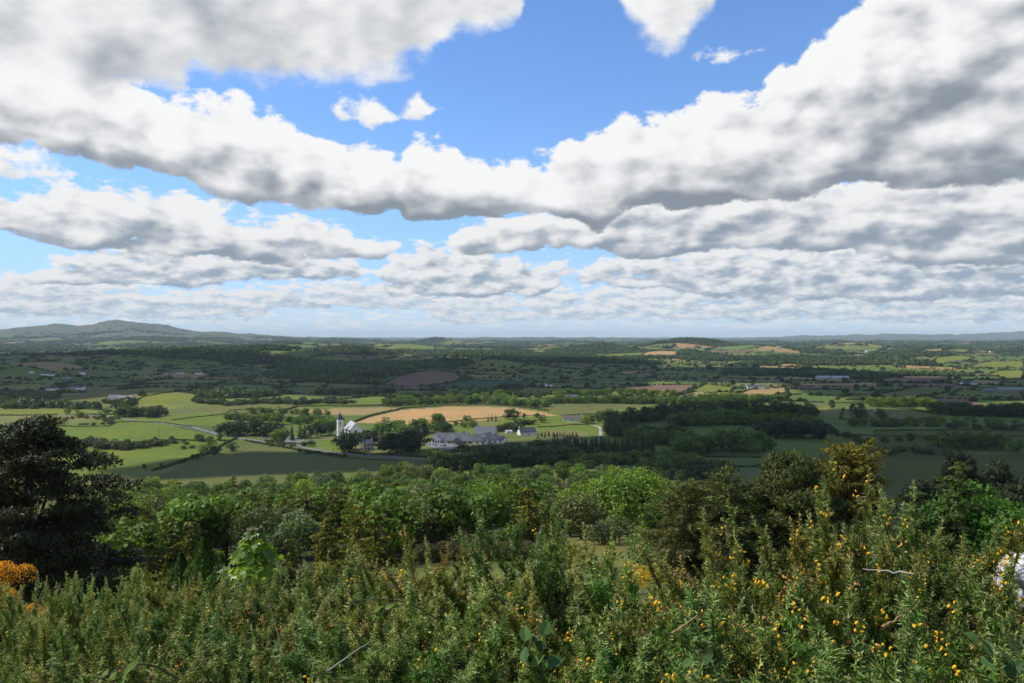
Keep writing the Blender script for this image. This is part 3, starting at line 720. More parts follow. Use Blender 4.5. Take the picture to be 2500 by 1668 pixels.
# ------------------------------------------------------------------ trees of the valley: kind, line or outline in photo positions, count, height range
BELTS = [
    ('p', [(545, 1062), (610, 1064), (670, 1066)], 9, 13, 18, 'dark tree in the clump left of the church car park', 'trees left of the church'),
    ('m', [(683, 1081), (690, 1080)], 2, 14, 16, 'round green tree beside the church car park', 'trees left of the church'),
    ('c', [(720, 1072), (745, 1070)], 4, 13, 17, 'dark conifer between car park and church lawn', 'trees left of the church'),
    ('p', [(755, 1068), (800, 1062)], 5, 11, 15, 'dark tree close behind the church lawn', 'trees left of the church'),
    ('m', [(540, 1024), (640, 1026), (820, 1040)], 22, 7, 12, 'green tree in the row behind the church', 'trees behind the church'),
    ('l', [(770, 1046), (815, 1045)], 5, 8, 11, 'bright green tree just left of the church tower', 'trees behind the church'),
    ('p', [(838, 1104), (848, 1105), (866, 1103)], 4, 16, 19, 'dark spreading pine in front of the church', 'pines in front of the church'),
    ('p', [(893, 1088), (912, 1086)], 4, 13, 16, 'dark tree right behind the small stone house', 'trees round the stone house'),
    ('m', [(925, 1062), (955, 1060), (990, 1062)], 6, 14, 18, 'broad sunlit tree between church and grey roofed centre', 'trees between church and centre'),
    ('m', [(1010, 1055), (1035, 1056)], 4, 14, 17, 'green tree behind the left end of the grey roofed centre', 'trees between church and centre'),
    ('l', [(1065, 1050), (1070, 1049)], 2, 16, 18, 'tall open crowned tree behind the grey roofed centre', 'trees between church and centre'),
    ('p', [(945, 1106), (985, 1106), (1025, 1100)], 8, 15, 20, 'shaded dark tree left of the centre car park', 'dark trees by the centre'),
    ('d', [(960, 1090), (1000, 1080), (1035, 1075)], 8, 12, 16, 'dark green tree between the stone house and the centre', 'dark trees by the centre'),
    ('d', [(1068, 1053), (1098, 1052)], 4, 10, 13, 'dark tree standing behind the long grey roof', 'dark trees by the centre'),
    ('m', [(1112, 1042), (1162, 1042)], 6, 6, 9, 'small tree above the grey roofed centre', 'small trees above the centre'),
    ('m', [(1141, 1033), (1141, 1033)], 1, 10, 10, 'small upright tree at the near edge of the wheat field', 'trees at the wheat field'),
    ('d', [(1236, 1025), (1246, 1024)], 2, 12, 14, 'large round tree at the near edge of the wheat field', 'trees at the wheat field'),
    ('d', [(1268, 1021), (1298, 1019), (1322, 1017)], 3, 5, 7, 'round bush on the right edge of the wheat field', 'trees at the wheat field'),
    ('c', [(1190, 1030), (1214, 1029)], 3, 7, 9, 'slim tree below the wheat field', 'trees at the wheat field'),
    ('s', [(1215, 1054), (1262, 1050)], 7, 6, 9, 'scrubby bush between centre and white cottage', 'bushes by the white cottage'),
    ('s', [(1265, 1037), (1300, 1036)], 6, 5, 7, 'bush in the field above the white cottage', 'bushes by the white cottage'),
    ('m', [(1324, 1032), (1326, 1032)], 1, 9, 9, 'single small tree in the field above the white cottage', 'bushes by the white cottage'),
    ('l', [(1425, 1035), (1450, 1034)], 4, 9, 11, 'yellow green tree beside the long bungalow', 'trees by the bungalow'),
    ('m', [(1455, 1030), (1500, 1018)], 6, 9, 12, 'green tree between bungalow and farmhouse', 'trees by the bungalow'),
    ('c', [(1315, 1066), (1412, 1067)], 16, 4, 6, 'young conifer in the planted strip below the white cottage', 'young conifers'),
    ('m', [(930, 992), (1000, 989), (1100, 984), (1200, 985), (1290, 992), (1340, 994)], 34, 9, 14, 'tree of the belt behind the wheat field', 'belt behind the wheat field'),
    ('l', [(950, 986), (1040, 985), (1210, 972), (1255, 990)], 9, 12, 17, 'bright tall tree of the belt behind the wheat field', 'belt behind the wheat field'),
    ('d', [(940, 978), (1060, 972), (1180, 966), (1330, 972)], 30, 9, 14, 'darker tree at the back of the belt behind the wheat', 'belt behind the wheat field'),
    ('m', [(1340, 985), (1450, 984), (1560, 986), (1650, 985)], 32, 9, 14, 'tree of the belt above bungalow and farmhouse', 'belt above the bungalow'),
    ('l', [(1350, 968), (1500, 962), (1650, 968)], 22, 9, 13, 'paler tree at the back of the belt above the bungalow', 'belt above the bungalow'),
    ('m', [(1650, 988), (1760, 985), (1900, 982)], 26, 10, 14, 'tree in the right part of the sunlit belt', 'right belt'),
    ('l', [(1690, 978), (1800, 975), (1890, 978)], 12, 9, 13, 'pale tree in the right part of the sunlit belt', 'right belt'),
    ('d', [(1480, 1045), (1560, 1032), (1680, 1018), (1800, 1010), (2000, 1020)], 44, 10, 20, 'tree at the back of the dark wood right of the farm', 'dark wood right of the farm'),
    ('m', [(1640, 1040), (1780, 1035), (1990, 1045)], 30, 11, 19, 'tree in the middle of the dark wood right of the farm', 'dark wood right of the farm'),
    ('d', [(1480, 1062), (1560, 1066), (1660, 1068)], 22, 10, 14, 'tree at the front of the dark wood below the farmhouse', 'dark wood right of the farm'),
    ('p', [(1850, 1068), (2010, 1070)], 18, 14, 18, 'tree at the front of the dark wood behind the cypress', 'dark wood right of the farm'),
    ('l', [(2123, 992), (2200, 992), (2290, 994)], 13, 12, 16, 'sunlit tree of the row across the right hand fields', 'row across the right fields'),
    ('d', [(2290, 1012), (2400, 1016), (2500, 1018)], 26, 13, 18, 'dark tree of the wood at the right edge of the fields', 'wood at the right edge'),
    ('d', [(2112, 1027), (2050, 1029), (2188, 1027), (2025, 995)], 7, 11, 15, 'lone tree in the hedge of the shaded right hand field', 'hedge trees of the right fields'),
    ('s', [(2134, 1043), (2250, 1041), (2380, 1046), (2500, 1044)], 20, 4, 7, 'bush in the upper hedge of the shaded pasture', 'hedge bushes of the right fields'),
    ('s', [(2140, 1106), (2230, 1104), (2330, 1110)], 10, 4, 7, 'bush in the lower hedge of the shaded pasture', 'hedge bushes of the right fields'),
    ('m', [(2290, 1092), (2380, 1092), (2470, 1100)], 8, 12, 16, 'tall shaded tree in the right hand pasture', 'hedge trees of the right fields'),
    ('m', [(1650, 1110), (1690, 1108), (1740, 1106)], 9, 13, 17, 'tree of the shaded clump left of the cypress', 'clump left of the cypress'),
    ('m', [(1750, 1099), (1800, 1099), (1860, 1097)], 7, 17, 20, 'tall round tree in the parkland group', 'parkland group'),
    ('s', [(1672, 1152), (1780, 1150)], 10, 6, 9, 'dark bush in the hedge below the parkland group', 'bushes below the parkland'),
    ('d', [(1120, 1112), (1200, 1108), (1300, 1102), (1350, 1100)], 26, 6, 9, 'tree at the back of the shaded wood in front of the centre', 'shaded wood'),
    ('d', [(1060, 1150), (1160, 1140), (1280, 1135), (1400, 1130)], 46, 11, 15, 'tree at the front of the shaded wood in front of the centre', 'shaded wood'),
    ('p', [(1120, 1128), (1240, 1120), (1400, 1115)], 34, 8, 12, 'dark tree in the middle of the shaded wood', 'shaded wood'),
    ('c', [(1345, 1103), (1470, 1106), (1600, 1104)], 46, 8, 10, 'conifer of the dark plantation block', 'plantation'),
    ('c', [(1350, 1092), (1480, 1092), (1590, 1093)], 30, 8, 10, 'conifer at the back of the dark plantation block', 'plantation'),
    ('m', [(1400, 1140), (1500, 1135), (1600, 1128), (1660, 1128)], 24, 7, 11, 'tree in the shaded hedge below the plantation', 'hedge below the plantation'),
    ('s', [(205, 1086), (260, 1092), (330, 1094), (410, 1085)], 26, 5, 8, 'dark shrub of the thicket in the left meadow', 'thicket in the left meadow'),
    ('s', [(420, 1083), (480, 1098), (440, 1075)], 5, 3, 4, 'low shrub right of the thicket in the left meadow', 'thicket in the left meadow'),
    ('m', [(508, 1109), (511, 1109)], 1, 12, 12, 'single round tree on the hedge of the left meadow', 'single trees of the left meadow'),
    ('d', [(538, 1107), (552, 1105)], 3, 7, 9, 'dark bush beside the single tree of the left meadow', 'single trees of the left meadow'),
    ('d', [(470, 1076), (520, 1075), (540, 1074), (552, 1074)], 5, 6, 9, 'dark bush at the top of the left meadow', 'single trees of the left meadow'),
    ('d', [(292, 1017), (340, 1017), (393, 1018)], 15, 10, 14, 'tree of the grove on the sunlit left fields', 'grove on the left fields'),
    ('m', [(258, 1008), (309, 1028), (130, 1012), (395, 998)], 6, 6, 10, 'lone tree on the sunlit left fields', 'lone trees of the left fields'),
    ('s', [(470, 980), (560, 990), (640, 985), (713, 985)], 34, 6, 9, 'olive bush of the scrub above the left fields', 'scrub above the left fields'),
    ('s', [(723, 988), (790, 984), (860, 985)], 18, 6, 9, 'bush of the scrub left of the belt', 'scrub above the left fields'),
    ('m', [(0, 1000), (40, 998)], 4, 9, 12, 'bright tree at the left edge of the picture fields', 'trees at the left edge'),
    ('s', [(250, 985), (330, 982)], 12, 5, 8, 'shrub below the white farmhouse row', 'shrubs below the farm row'),
    ('d', [(1115, 1098), (1180, 1100)], 6, 3, 5, 'small tree in front of the grey roofed centre', 'small trees at the centre car park'),
    ('m', [(60, 996), (160, 990), (240, 1000)], 7, 6, 10, 'tree in the hedge above the yellow strip field', 'hedge trees above the yellow strip'),
    ('s', [(150, 1024), (200, 1020), (270, 1024), (270, 1036), (190, 1040)], 30, 2.2, 3.4, 'low scrub bush on the gorse mound of the left fields', 'scrub on the mound'),
    ('m', [(600, 1012), (660, 1008), (720, 1010), (800, 1016)], 12, 6, 10, 'tree in the hedges between left fields and church', 'hedge trees left of the church'),
    ('d', [(345, 1150), (430, 1135), (500, 1113)], 7, 3, 6, 'bush in the diagonal hedge of the left meadow', 'bushes of the diagonal hedge'),
    ('s', [(640, 1082), (760, 1105), (850, 1118)], 9, 2.5, 4.5, 'bush in the roadside hedge below the church', 'bushes of the roadside hedge'),
    ('d', [(735, 1088), (765, 1092)], 3, 5, 8, 'dark bush on the church lawn', 'bushes on the church lawn'),
    ('m', [(2060, 1040), (2180, 1036), (2330, 1034), (2480, 1036)], 14, 6, 11, 'tree along the shaded hedge below the sheep field', 'hedge trees below the sheep field'),
    ('d', [(2140, 1080), (2260, 1074), (2420, 1078)], 10, 4, 8, 'bush in the shaded pasture above the dark pines', 'bushes of the shaded pasture'),
    ('d', [(2030, 1060), (2090, 1075), (2130, 1100)], 8, 6, 10, 'shaded tree beside the golden cypress top', 'shaded trees by the golden cypress'),
    ('d', [(1640, 1170), (1700, 1166), (1760, 1172)], 8, 6, 9, 'shaded bush along the lower field left of the cypress', 'bushes left of the cypress'),
    ('m', [(1560, 1160), (1640, 1150), (1720, 1146)], 12, 8, 12, 'shaded tree behind the big round sycamore', 'trees behind the round sycamore'),
    ('m', [(1540, 1075), (1640, 1088), (1700, 1085)], 14, 10, 15, 'shaded tree between dark wood and parkland', 'trees before the dark wood'),
]
rng = np.random.default_rng(77)
def along(pts, n):
    p = np.array([at(*q) for q in pts])
    if len(p) == 1 or n == 1: return np.repeat(p[:1], n, 0) + 0
    L = np.concatenate([[0], np.cumsum(np.hypot(*np.diff(p, axis=0).T))])
    t = (np.arange(n) + rng.uniform(0.1, 0.9, n)) / n * L[-1]
    q = np.stack([np.interp(t, L, p[:, 0]), np.interp(t, L, p[:, 1])], 1)
    return q + rng.normal(size=q.shape) * np.array([2.0, 7.0])
for (k, pts, n, h0, h1, label, group) in BELTS:
    if n > 7: n = int(n * 1.6)
    base_h = {'s': 6.0, 'c': 12.0, 'p': 13.0}.get(k, 12.0)
    if k in ('m', 'd') and len(label) % 2: k = k + '2'  # second crown shape and name for some belts, not a different species
    for i, (x, y) in enumerate(along(pts, n)):
        h = rng.uniform(h0, h1) / base_h
        w = h * rng.uniform(1.05, 1.5)
        vt[k].place(int(rng.integers(0, 9)), x, y, (w, h), rng.uniform(0, 6.28), label, group if n > 1 else None)

# ------------------------------------------------------------------ hedges: each a thing of its own
HEDGES = [
    ([(371, 1151), (440, 1130), (505, 1111), (540, 1090), (567, 1076), (580, 1070)], 3.0, 'dark hedge running diagonally up the left meadow'),
    ([(598, 1076), (690, 1093), (782, 1109), (846, 1118)], 2.2, 'clipped hedge along the near side of the road to the church'),
    ([(420, 1026), (480, 1019), (545, 1012)], 2.0, 'short hedge between two bright fields left of the road'),
    ([(60, 986), (160, 992), (233, 1001), (300, 1007)], 3.0, 'hedge sloping down above the yellow strip field at left'),
    ([(182, 1014), (240, 1013), (300, 1012)], 2.5, 'dark hedge below the yellow strip field at left'),
    ([(310, 998), (335, 978), (350, 969), (429, 957), (491, 964)], 2.5, 'hedge round the bright rounded hill field'),
    ([(690, 1006), (725, 994), (800, 992), (850, 993), (935, 991)], 3.5, 'curved dark hedge above the pale field behind the church'),
    ([(866, 1031), (900, 1018), (940, 1008), (985, 998), (1080, 991), (1170, 989), (1260, 993), (1340, 1004)], 3.5, 'long hedge round the top of the wheat field'),
    ([(1085, 1032), (1140, 1026), (1229, 1019), (1330, 1015)], 2.0, 'low hedge along the near edge of the wheat field'),
    ([(1310, 1044), (1365, 1041), (1420, 1037)], 2.0, 'hedge below the bungalow garden'),
    ([(850, 1106), (900, 1112), (975, 1113), (1080, 1119)], 2.5, 'dark hedge behind the stone wall by the road'),
    ([(990, 1110), (1050, 1118), (1100, 1112)], 2.2, 'shaded hedge round the small lawn of the centre'),
    ([(2054, 1024), (2141, 1031), (2290, 1022)], 3.0, 'hedge along the near side of the sheep field'),
    ([(2160, 995), (2230, 1001), (2290, 1013)], 3.0, 'hedge along the far side of the sheep field'),
    ([(2040, 985), (2140, 985), (2280, 991)], 3.0, 'hedge under the sunlit tree row at right'),
    ([(2134, 1053), (2300, 1050), (2500, 1052)], 2.2, 'long low hedge across the shaded right pastures'),
    ([(1650, 1119), (1760, 1117), (1860, 1118)], 2.5, 'low hedge with stones below the parkland trees'),
    ([(0, 1015), (70, 1015), (140, 1014)], 2.5, 'hedge at the left edge beside the farm lane'),
    ([(145, 1040), (190, 1043), (265, 1041), (285, 1031), (330, 1030), (400, 1033), (470, 1043)], 1.6, 'low hedge along the far lane of the left meadow'),
    ([(0, 1090), (90, 1084), (200, 1080)], 2.5, 'hedge running left from the thicket in the left meadow'),
    ([(430, 1075), (480, 1077), (560, 1077)], 2.0, 'low hedge across the top of the left meadow'),
    ([(560, 1002), (640, 1000), (700, 1003)], 2.0, 'hedge below the olive scrub fields'),
    ([(600, 1042), (660, 1040), (720, 1036)], 2.0, 'hedge between the bright fields above the church trees'),
    ([(1370, 1016), (1440, 1012), (1510, 1012)], 2.5, 'hedge behind the bungalow'),
    ([(2040, 1062), (2180, 1066), (2330, 1070), (2500, 1066)], 2.2, 'dim hedge across the middle of the shaded pasture'),
    ([(2300, 1052), (2320, 1075), (2345, 1105)], 2.2, 'dim hedge running down the shaded pasture'),
    ([(2060, 996), (2055, 1010), (2050, 1024)], 2.5, 'short hedge at the left end of the sheep field'),
    ([(1650, 1142), (1760, 1142), (1860, 1140)], 2.2, 'dark hedge in front of the parkland field'),
    ([(735, 1100), (790, 1112), (850, 1120), (975, 1126)], 1.0, 'rough verge hedge below the road'),
]
def ribbon_leaves(pts, h, w, size, dens, seed):
    r = np.random.default_rng(seed)
    p = np.array([at(*q) for q in pts])
    L = np.concatenate([[0], np.cumsum(np.hypot(*np.diff(p, axis=0).T))])
    n = int(L[-1] * dens * h)
    t = r.random(n) * L[-1]
    x = np.interp(t, L, p[:, 0]); y = np.interp(t, L, p[:, 1])
    a = r.uniform(0, math.pi, n)
    lump = 0.75 + 0.45 * pnoise(t / 7.0, t * 0 + seed) + 0.25 * pnoise(t / 2.5, t * 0 + seed + 3)
    x = x + np.cos(a) * w * 0.5 * lump; y = y + np.cos(a) * w * 0.5 * r.uniform(-1, 1, n)
    z = height(x, y) + np.sin(a) * h * lump * r.uniform(0.3, 1, n) ** 0.6
    nr_ = unit(np.stack([np.cos(a), r.normal(size=n) * 0.4, np.sin(a) + 0.2], 1) + r.normal(size=(n, 3)) * 0.5)
    return np.stack([x, y, z], 1), nr_, np.clip(0.5 + 0.5 * lump - 0.4 + r.normal(size=n) * 0.15, 0, 1), r
for i, (pts, h, lab) in enumerate(HEDGES):
    c, nr_, t, r = ribbon_leaves(pts, h, h * 0.9, 1.0, 7, 900 + i)
    bag = Bag(); v, f = quads_at(c, nr_, r.uniform(0.6, 1.3, len(c)), r, 0.8); bag.add(v, f, t)
    tag(bag.obj('hedge', SCR if i % 3 else DG), lab, 'hedge')

# ------------------------------------------------------------------ far woods, hedgerows and hedge trees, too many to count
def blob_proto(seed, nq):
    r = np.random.default_rng(seed)
    d = rand_dir(r, nq); d[:, 2] = np.abs(d[:, 2]) * 1.1 - 0.15
    c = d * np.array([1, 1, 0.9]) * r.uniform(0.7, 1.05, nq)[:, None] + np.array([0, 0, 0.25])
    nr_ = unit(d + r.normal(size=(nq, 3)) * 0.45)
    return quads_at(c, nr_, r.uniform(0.55, 1.0, nq), r, 0.85)
def scatter(name, protos, x, y, sx, sz, tint, mat):
    r = np.random.default_rng(5)
    vs = []; fs = []; ts = []; n0 = 0
    z = height(x, y)
    which = r.integers(0, len(protos), len(x))
    for k, (pv, pf) in enumerate(protos):
        m = which == k
        if not m.any(): continue
        a = r.uniform(0, 6.28, m.sum()); ca, sa = np.cos(a)[:, None], np.sin(a)[:, None]
        vx = (pv[None, :, 0] * ca - pv[None, :, 1] * sa) * sx[m][:, None] + x[m][:, None]
        vy = (pv[None, :, 0] * sa + pv[None, :, 1] * ca) * sx[m][:, None] + y[m][:, None]
        vz = pv[None, :, 2] * sz[m][:, None] + z[m][:, None]
        vs.append(np.stack([vx, vy, vz], -1).reshape(-1, 3))
        f = (pf[None] + (np.arange(m.sum()) * len(pv))[:, None, None] + n0).reshape(-1, pf.shape[1])
        fs.append(f); n0 += m.sum() * len(pv); ts.append(np.repeat(tint[m], len(pv)))
    return mesh_obj(name, np.concatenate(vs), np.concatenate(fs), mat, attr={'tint': np.concatenate(ts)})
def sample(n, r0, r1, seed):
    r = np.random.default_rng(seed)
    rr_ = r0 * (r1 / r0) ** r.random(n); az_ = np.radians(r.uniform(-36, 36, n))
    return rr_ * np.sin(az_), rr_ * np.cos(az_), rr_, r
FARL = leaf_mat('far_leaves', (0.058, 0.088, 0.028), 0.2, 0.55, 0.35)
near_p = [blob_proto(i, 34) for i in range(5)]
far_p = [blob_proto(20 + i, 13) for i in range(4)]
for (r0, r1, n, pr, nm) in ((1330, 3200, 330000, near_p, 'distant_woodland'), (3200, 13000, 420000, far_p, 'far_woodland')):
    x, y, rr_, r = sample(n, r0, r1, int(r0))
    w = woodness(x, y)
    sp = np.maximum(8.5, rr_ / 330)
    # thin the log-even candidates to one tree per sp x sp metres
    dens_c = n / (math.log(r1 / r0) * math.radians(72)) / rr_ ** 2
    keep = (w > 0.08) & (r.random(n) < 1 / (sp ** 2 * dens_c))
    x, y, rr_ = x[keep], y[keep], rr_[keep]; sp = sp[keep]; m = len(x)
    big = sp * r.uniform(0.55, 0.85, m)
    o = scatter(nm, pr, x, y, big, np.minimum(big * 1.5, 9 + rr_ / 1500) * r.uniform(0.8, 1.25, m), np.clip(0.5 + 0.35 * fbm(x / 120, y / 120, 2) + r.normal(size=m) * 0.2, 0, 1), FARL)
    tag(o, kind='stuff')
def snap(x, y):
    for it in range(3):
        p, q, size = lattice(x, y)
        dp = p - np.round(p); dq = q - np.round(q)
        useP = hash01(np.round(x), np.round(y)) < 0 if it < 0 else np.abs(dp) < np.abs(dq)
        a = 0.35
        ex = np.where(useP, math.cos(a), math.sin(a)); ey = np.where(useP, -math.sin(a), math.cos(a))
        s = np.where(useP, dp * size, dq * size * 0.8)
        x = x - ex * s; y = y - ey * s
    return x, y
for (r0, r1, n, pr, nm, h, w) in ((1350, 2600, 9000, near_p, 'distant_hedgerows', 1.9, 2.6), (2600, 5200, 12000, far_p, 'far_hedgerows', 2.6, 4.5), (5200, 16000, 16000, far_p, 'remote_hedgerows', 4.5, 13.0)):
    x, y, rr_, r = sample(n, r0, r1, int(r0) + 7)
    x, y = snap(x, y)
    w0 = woodness(x, y)
    keep = (w0 < 0.1) & (w0 > -2.5) & (y > 1300)
    x, y = x[keep], y[keep]; m = len(x)
    tall = np.where(r.random(m) < 0.14, r.uniform(2.0, 3.4, m), r.uniform(0.7, 1.3, m))
    o = scatter(nm, pr, x, y, w * np.maximum(tall * 0.6, 1) * r.uniform(0.8, 1.3, m), h * tall * 1.1, np.clip(r.normal(size=m) * 0.2 + 0.4, 0, 1), FARL)
    tag(o, kind='stuff')
# hedges round the tilled and lit far fields
hp = []
for (c, p) in FIELDS_XY:
    p = np.array(p + [p[0]])
    if p[:, 1].min() < 1250: continue
    for a_, b_ in zip(p[:-1], p[1:]):
        L = math.hypot(*(b_ - a_)); n = int(L / 4.0) + 1
        t = rng.random(n)[:, None]
        hp.append(a_ + (b_ - a_) * t + rng.normal(size=(n, 2)) * 1.0)
hp = np.concatenate(hp); m = len(hp)
tall = np.where(rng.random(m) < 0.1, rng.uniform(1.8, 3.2, m), rng.uniform(0.7, 1.3, m))
tag(scatter('distant_field_hedges', near_p, hp[:, 0], hp[:, 1], 2.4 * np.maximum(tall * 0.6, 1), 1.9 * tall, np.clip(rng.normal(size=m) * 0.2 + 0.35, 0, 1), FARL), kind='stuff')

# ------------------------------------------------------------------ the sunlit wood on the slope below
WOOD = [(xof(240, 84), 84), (xof(560, 80), 80), (xof(935, 84), 84), (xof(950, 106), 106), (xof(955, 124), 124), (xof(1330, 130), 130), (xof(1400, 150), 150), (xof(1480, 185), 185), (xof(1620, 300), 300),
        (xof(1640, 430), 430), (xof(1560, 520), 520), (xof(1250, 540), 540), (xof(1000, 520), 520), (xof(760, 490), 490), (xof(560, 455), 455), (xof(400, 470), 470), (xof(230, 430), 430), (xof(190, 300), 300), (xof(190, 160), 160)]
rng = np.random.default_rng(31)
SYC_X, SYC_Y = xof(1535, 172), 172.0
LEFT = ('left end', 'left part', 'middle', 'right part', 'right end')
DEPTH = ('front edge', 'front half', 'back half', 'far edge')
def wood_label(kind, x, y):
    u = 1250 + 1925 * x / y
    a = LEFT[int(np.clip((u - 230) / 280, 0, 4))]
    d = 0 if y < 150 else 1 if y < 240 else 2 if y < 380 else 3
    txt = {'a': 'mid green broadleaf tree', 's': 'bright light green tree', 'w': 'grey green soft crowned tree', 'l': 'feathery olive larch', 'c': 'dark pointed spruce', 'm': 'whitish flowering hawthorn', 'b': 'dark red copper beech'}[kind]
    return '%s at the %s of the sunlit wood, %s' % (txt, DEPTH[d], a)
KN = {'a': ash, 's': syc, 'w': wil, 'l': lar, 'c': spr, 'm': may, 'b': cop}
yrow = 80.0
nwood = 0
while yrow < 540:
    step = 9.0 + yrow * 0.018
    for xx in np.arange(-330, 160, step):
        x = xx + rng.uniform(-0.42, 0.42) * step; y = yrow + rng.uniform(-0.4, 0.4) * step
        if not inpoly(np.array([x]), np.array([y]), WOOD)[0]: continue
        if math.hypot(x - SYC_X, y - SYC_Y) < 13: continue
        if y < 88 and x > xof(900, y): continue
        u = 1250 + 1925 * x / y
        n1 = float(pnoise(np.array([x / 55.0]), np.array([y / 60.0]))[0]); q = rng.random()
        if y < 190 and u < 960: k = 'l' if q < 0.72 else 'w' if q < 0.85 else 'a'
        elif y > 380 and u < 640: k = 's' if (u < 420 and q < 0.5) else 'l' if q < 0.4 else 'a'
        elif n1 > 0.25: k = 'w' if q < 0.6 else 'm' if q < 0.72 else 'a'
        elif n1 < -0.3: k = 'c' if q < 0.35 else 'a' if q < 0.7 else 'l'
        else: k = 'a' if q < 0.45 else 's' if q < 0.62 else 'w' if q < 0.82 else 'l'
        if 330 < y < 480 and 1150 < u < 1240 and rng.random() < 0.3: k = 'b'
        s = rng.uniform(0.72, 1.08) * (1.0 if y > 180 else 0.95)
        if k == 'm': s *= 1.3
        s *= np.interp(y, [80, 110, 200, 540], [0.62, 0.85, 0.95, 1.12])
        KN[k].place(int(rng.integers(0, 9)), x, y, (s * rng.uniform(0.95, 1.2), s), rng.uniform(0, 6.28), wood_label(k, x, y), 'trees of the sunlit wood')
        nwood += 1
    yrow += step * 0.9
print('wood trees', nwood)
# the big round sycamore at the right end of the wood
big = Kind('sycamore_tree', 'tree', leaf_mat('bright_sycamore_leaves', (0.165, 0.255, 0.028), 0.28), BARK, [V(broadleaf, 888, 14.2, 8.4, 80, 17000, 0.66, 0.4, base=0.05)])
big.place(0, SYC_X, SYC_Y, 1.0, 0.4, 'very large round bright green tree standing alone at the right end of the wood', None, H(SYC_X, SYC_Y) - 0.4)
for (K, u, y, s, lab) in ((lar, 915, 98, 0.75, 'olive larch at the right front corner of the wood beside the lawn'), (ash, 955, 119, 0.72, 'green broadleaf tree right behind the left end of the lawn hedge'), (wil, 1010, 128, 0.7, 'grey green tree behind the left half of the lawn hedge'),
                      (ash, 1090, 131, 0.78, 'green tree behind the middle of the lawn hedge'), (lar, 1290, 134, 0.8, 'olive larch behind the right half of the lawn hedge'), (wil, 1420, 152, 0.8, 'grey green tree left of the big round sycamore'), (ash, 1625, 150, 0.7, 'green tree between the big round sycamore and the cypress')):
    K.place(1, xof(u, y), y, (s * 1.2, s), u * 0.1, lab, None)
# yellowish trees left of the wood, behind the dark pine
for i, (u, y, s) in enumerate(((262, 250, 1.0), (300, 300, 1.2), (245, 330, 1.1), (330, 380, 1.15))):
    syc.place(i, xof(u, y), y, (s * 1.1, s), i * 1.3, 'yellow green tree catching the sun beside the dark pine', 'bright trees beside the pine')

# hedge above the lawn, and shrubs of the rough ground
hb = Bag()
r = np.random.default_rng(61)
n = 14000
t = r.random(n); a = r.uniform(0, math.pi, n)
hx = xof(1000, 113) + t * (xof(1365, 113) - xof(1000, 113)); hy = 113 + t * 5 + 2 * np.sin(t * 5)
env = np.minimum(1, np.minimum(t, 1 - t) * 14) ** 0.5 * (0.9 + 0.25 * pnoise(hx / 3.0, hy * 0) + 0.15 * pnoise(hx / 1.1, hy * 0 + 4))
hx = hx + r.normal(size=n) * 0.2; hyy = hy + np.cos(a) * 1.8
hz = height(hx, hyy) + np.sin(a) ** 0.7 * 3.0 * env * r.uniform(0.5, 1, n) ** 0.4
nn = unit(np.stack([r.normal(size=n) * 0.5, np.cos(a), np.sin(a) + 0.1], 1) + r.normal(size=(n, 3)) * 0.4)
v, f = quads_at(np.stack([hx, hyy, hz], 1), nn, r.uniform(0.25, 0.5, n), r, 0.4, np.tile(np.array([[0.0, 0, 1]]), (n, 1))); hb.add(v, f, r.random(n))
HEDGE_L = leaf_mat('hedge_leaves', (0.066, 0.070, 0.020), 0.2)
tag(hb.obj('hedge', HEDGE_L), 'long dense olive hedge along the back of the lawn', 'hedge')
bush = Kind('bush', 'shrub', GG, BARK, [V(bushy, 820 + i, 3.2, 2.4, 16, 900, 0.34) for i in range(3)])
bushg = Kind('bush', 'shrub', MG, BARK, [V(bushy, 830 + i, 3.2, 2.4, 16, 900, 0.34) for i in range(3)])
busho = Kind('bush', 'shrub', OL, BARK, [V(bushy, 840 + i, 2.6, 2.2, 16, 800, 0.32) for i in range(2)])
for (K, u, y, s, lab) in ((bush, 1120, 127, 1.1, 'grey green bush behind the left part of the lawn hedge'), (bush, 1165, 126, 0.9, 'small pale bush peeping over the lawn hedge'), (bushg, 1232, 124, 1.25, 'rounded fresh green bush behind the middle of the lawn hedge'),
                      (bush, 1470, 138, 1.4, 'wide grey green bush right of the lawn hedge'), (bush, 1510, 142, 1.5, 'grey green bush below the big round tree'), (bushg, 1580, 128, 1.3, 'green bush at the left foot of the cypress'),
                      (busho, 1400, 112, 1.2, 'brownish bush at the right end of the lawn hedge'), (busho, 1360, 116, 1.1, 'olive bush closing the right end of the lawn hedge'), (bushg, 1345, 110, 0.8, 'small fresh green bush in front of the lawn hedge'),
                      (bushg, 1560, 110, 1.3, 'green bush in front of the flowery rough patch'), (busho, 1610, 100, 1.5, 'olive bush beside the lower boughs of the cypress'), (bushg, 330, 88, 0.8, 'light green bush under the left pine'),
                      (busho, 345, 52, 0.9, 'yellow green sapling bush below the wood at left'), (busho, 380, 50, 0.6, 'low yellowish bush below the wood at left'), (busho, 800, 60, 0.7, 'brown heathery bush behind the sapling')):
    K.place(int(u), xof(u, y), y, s, u * 0.1, lab, None)

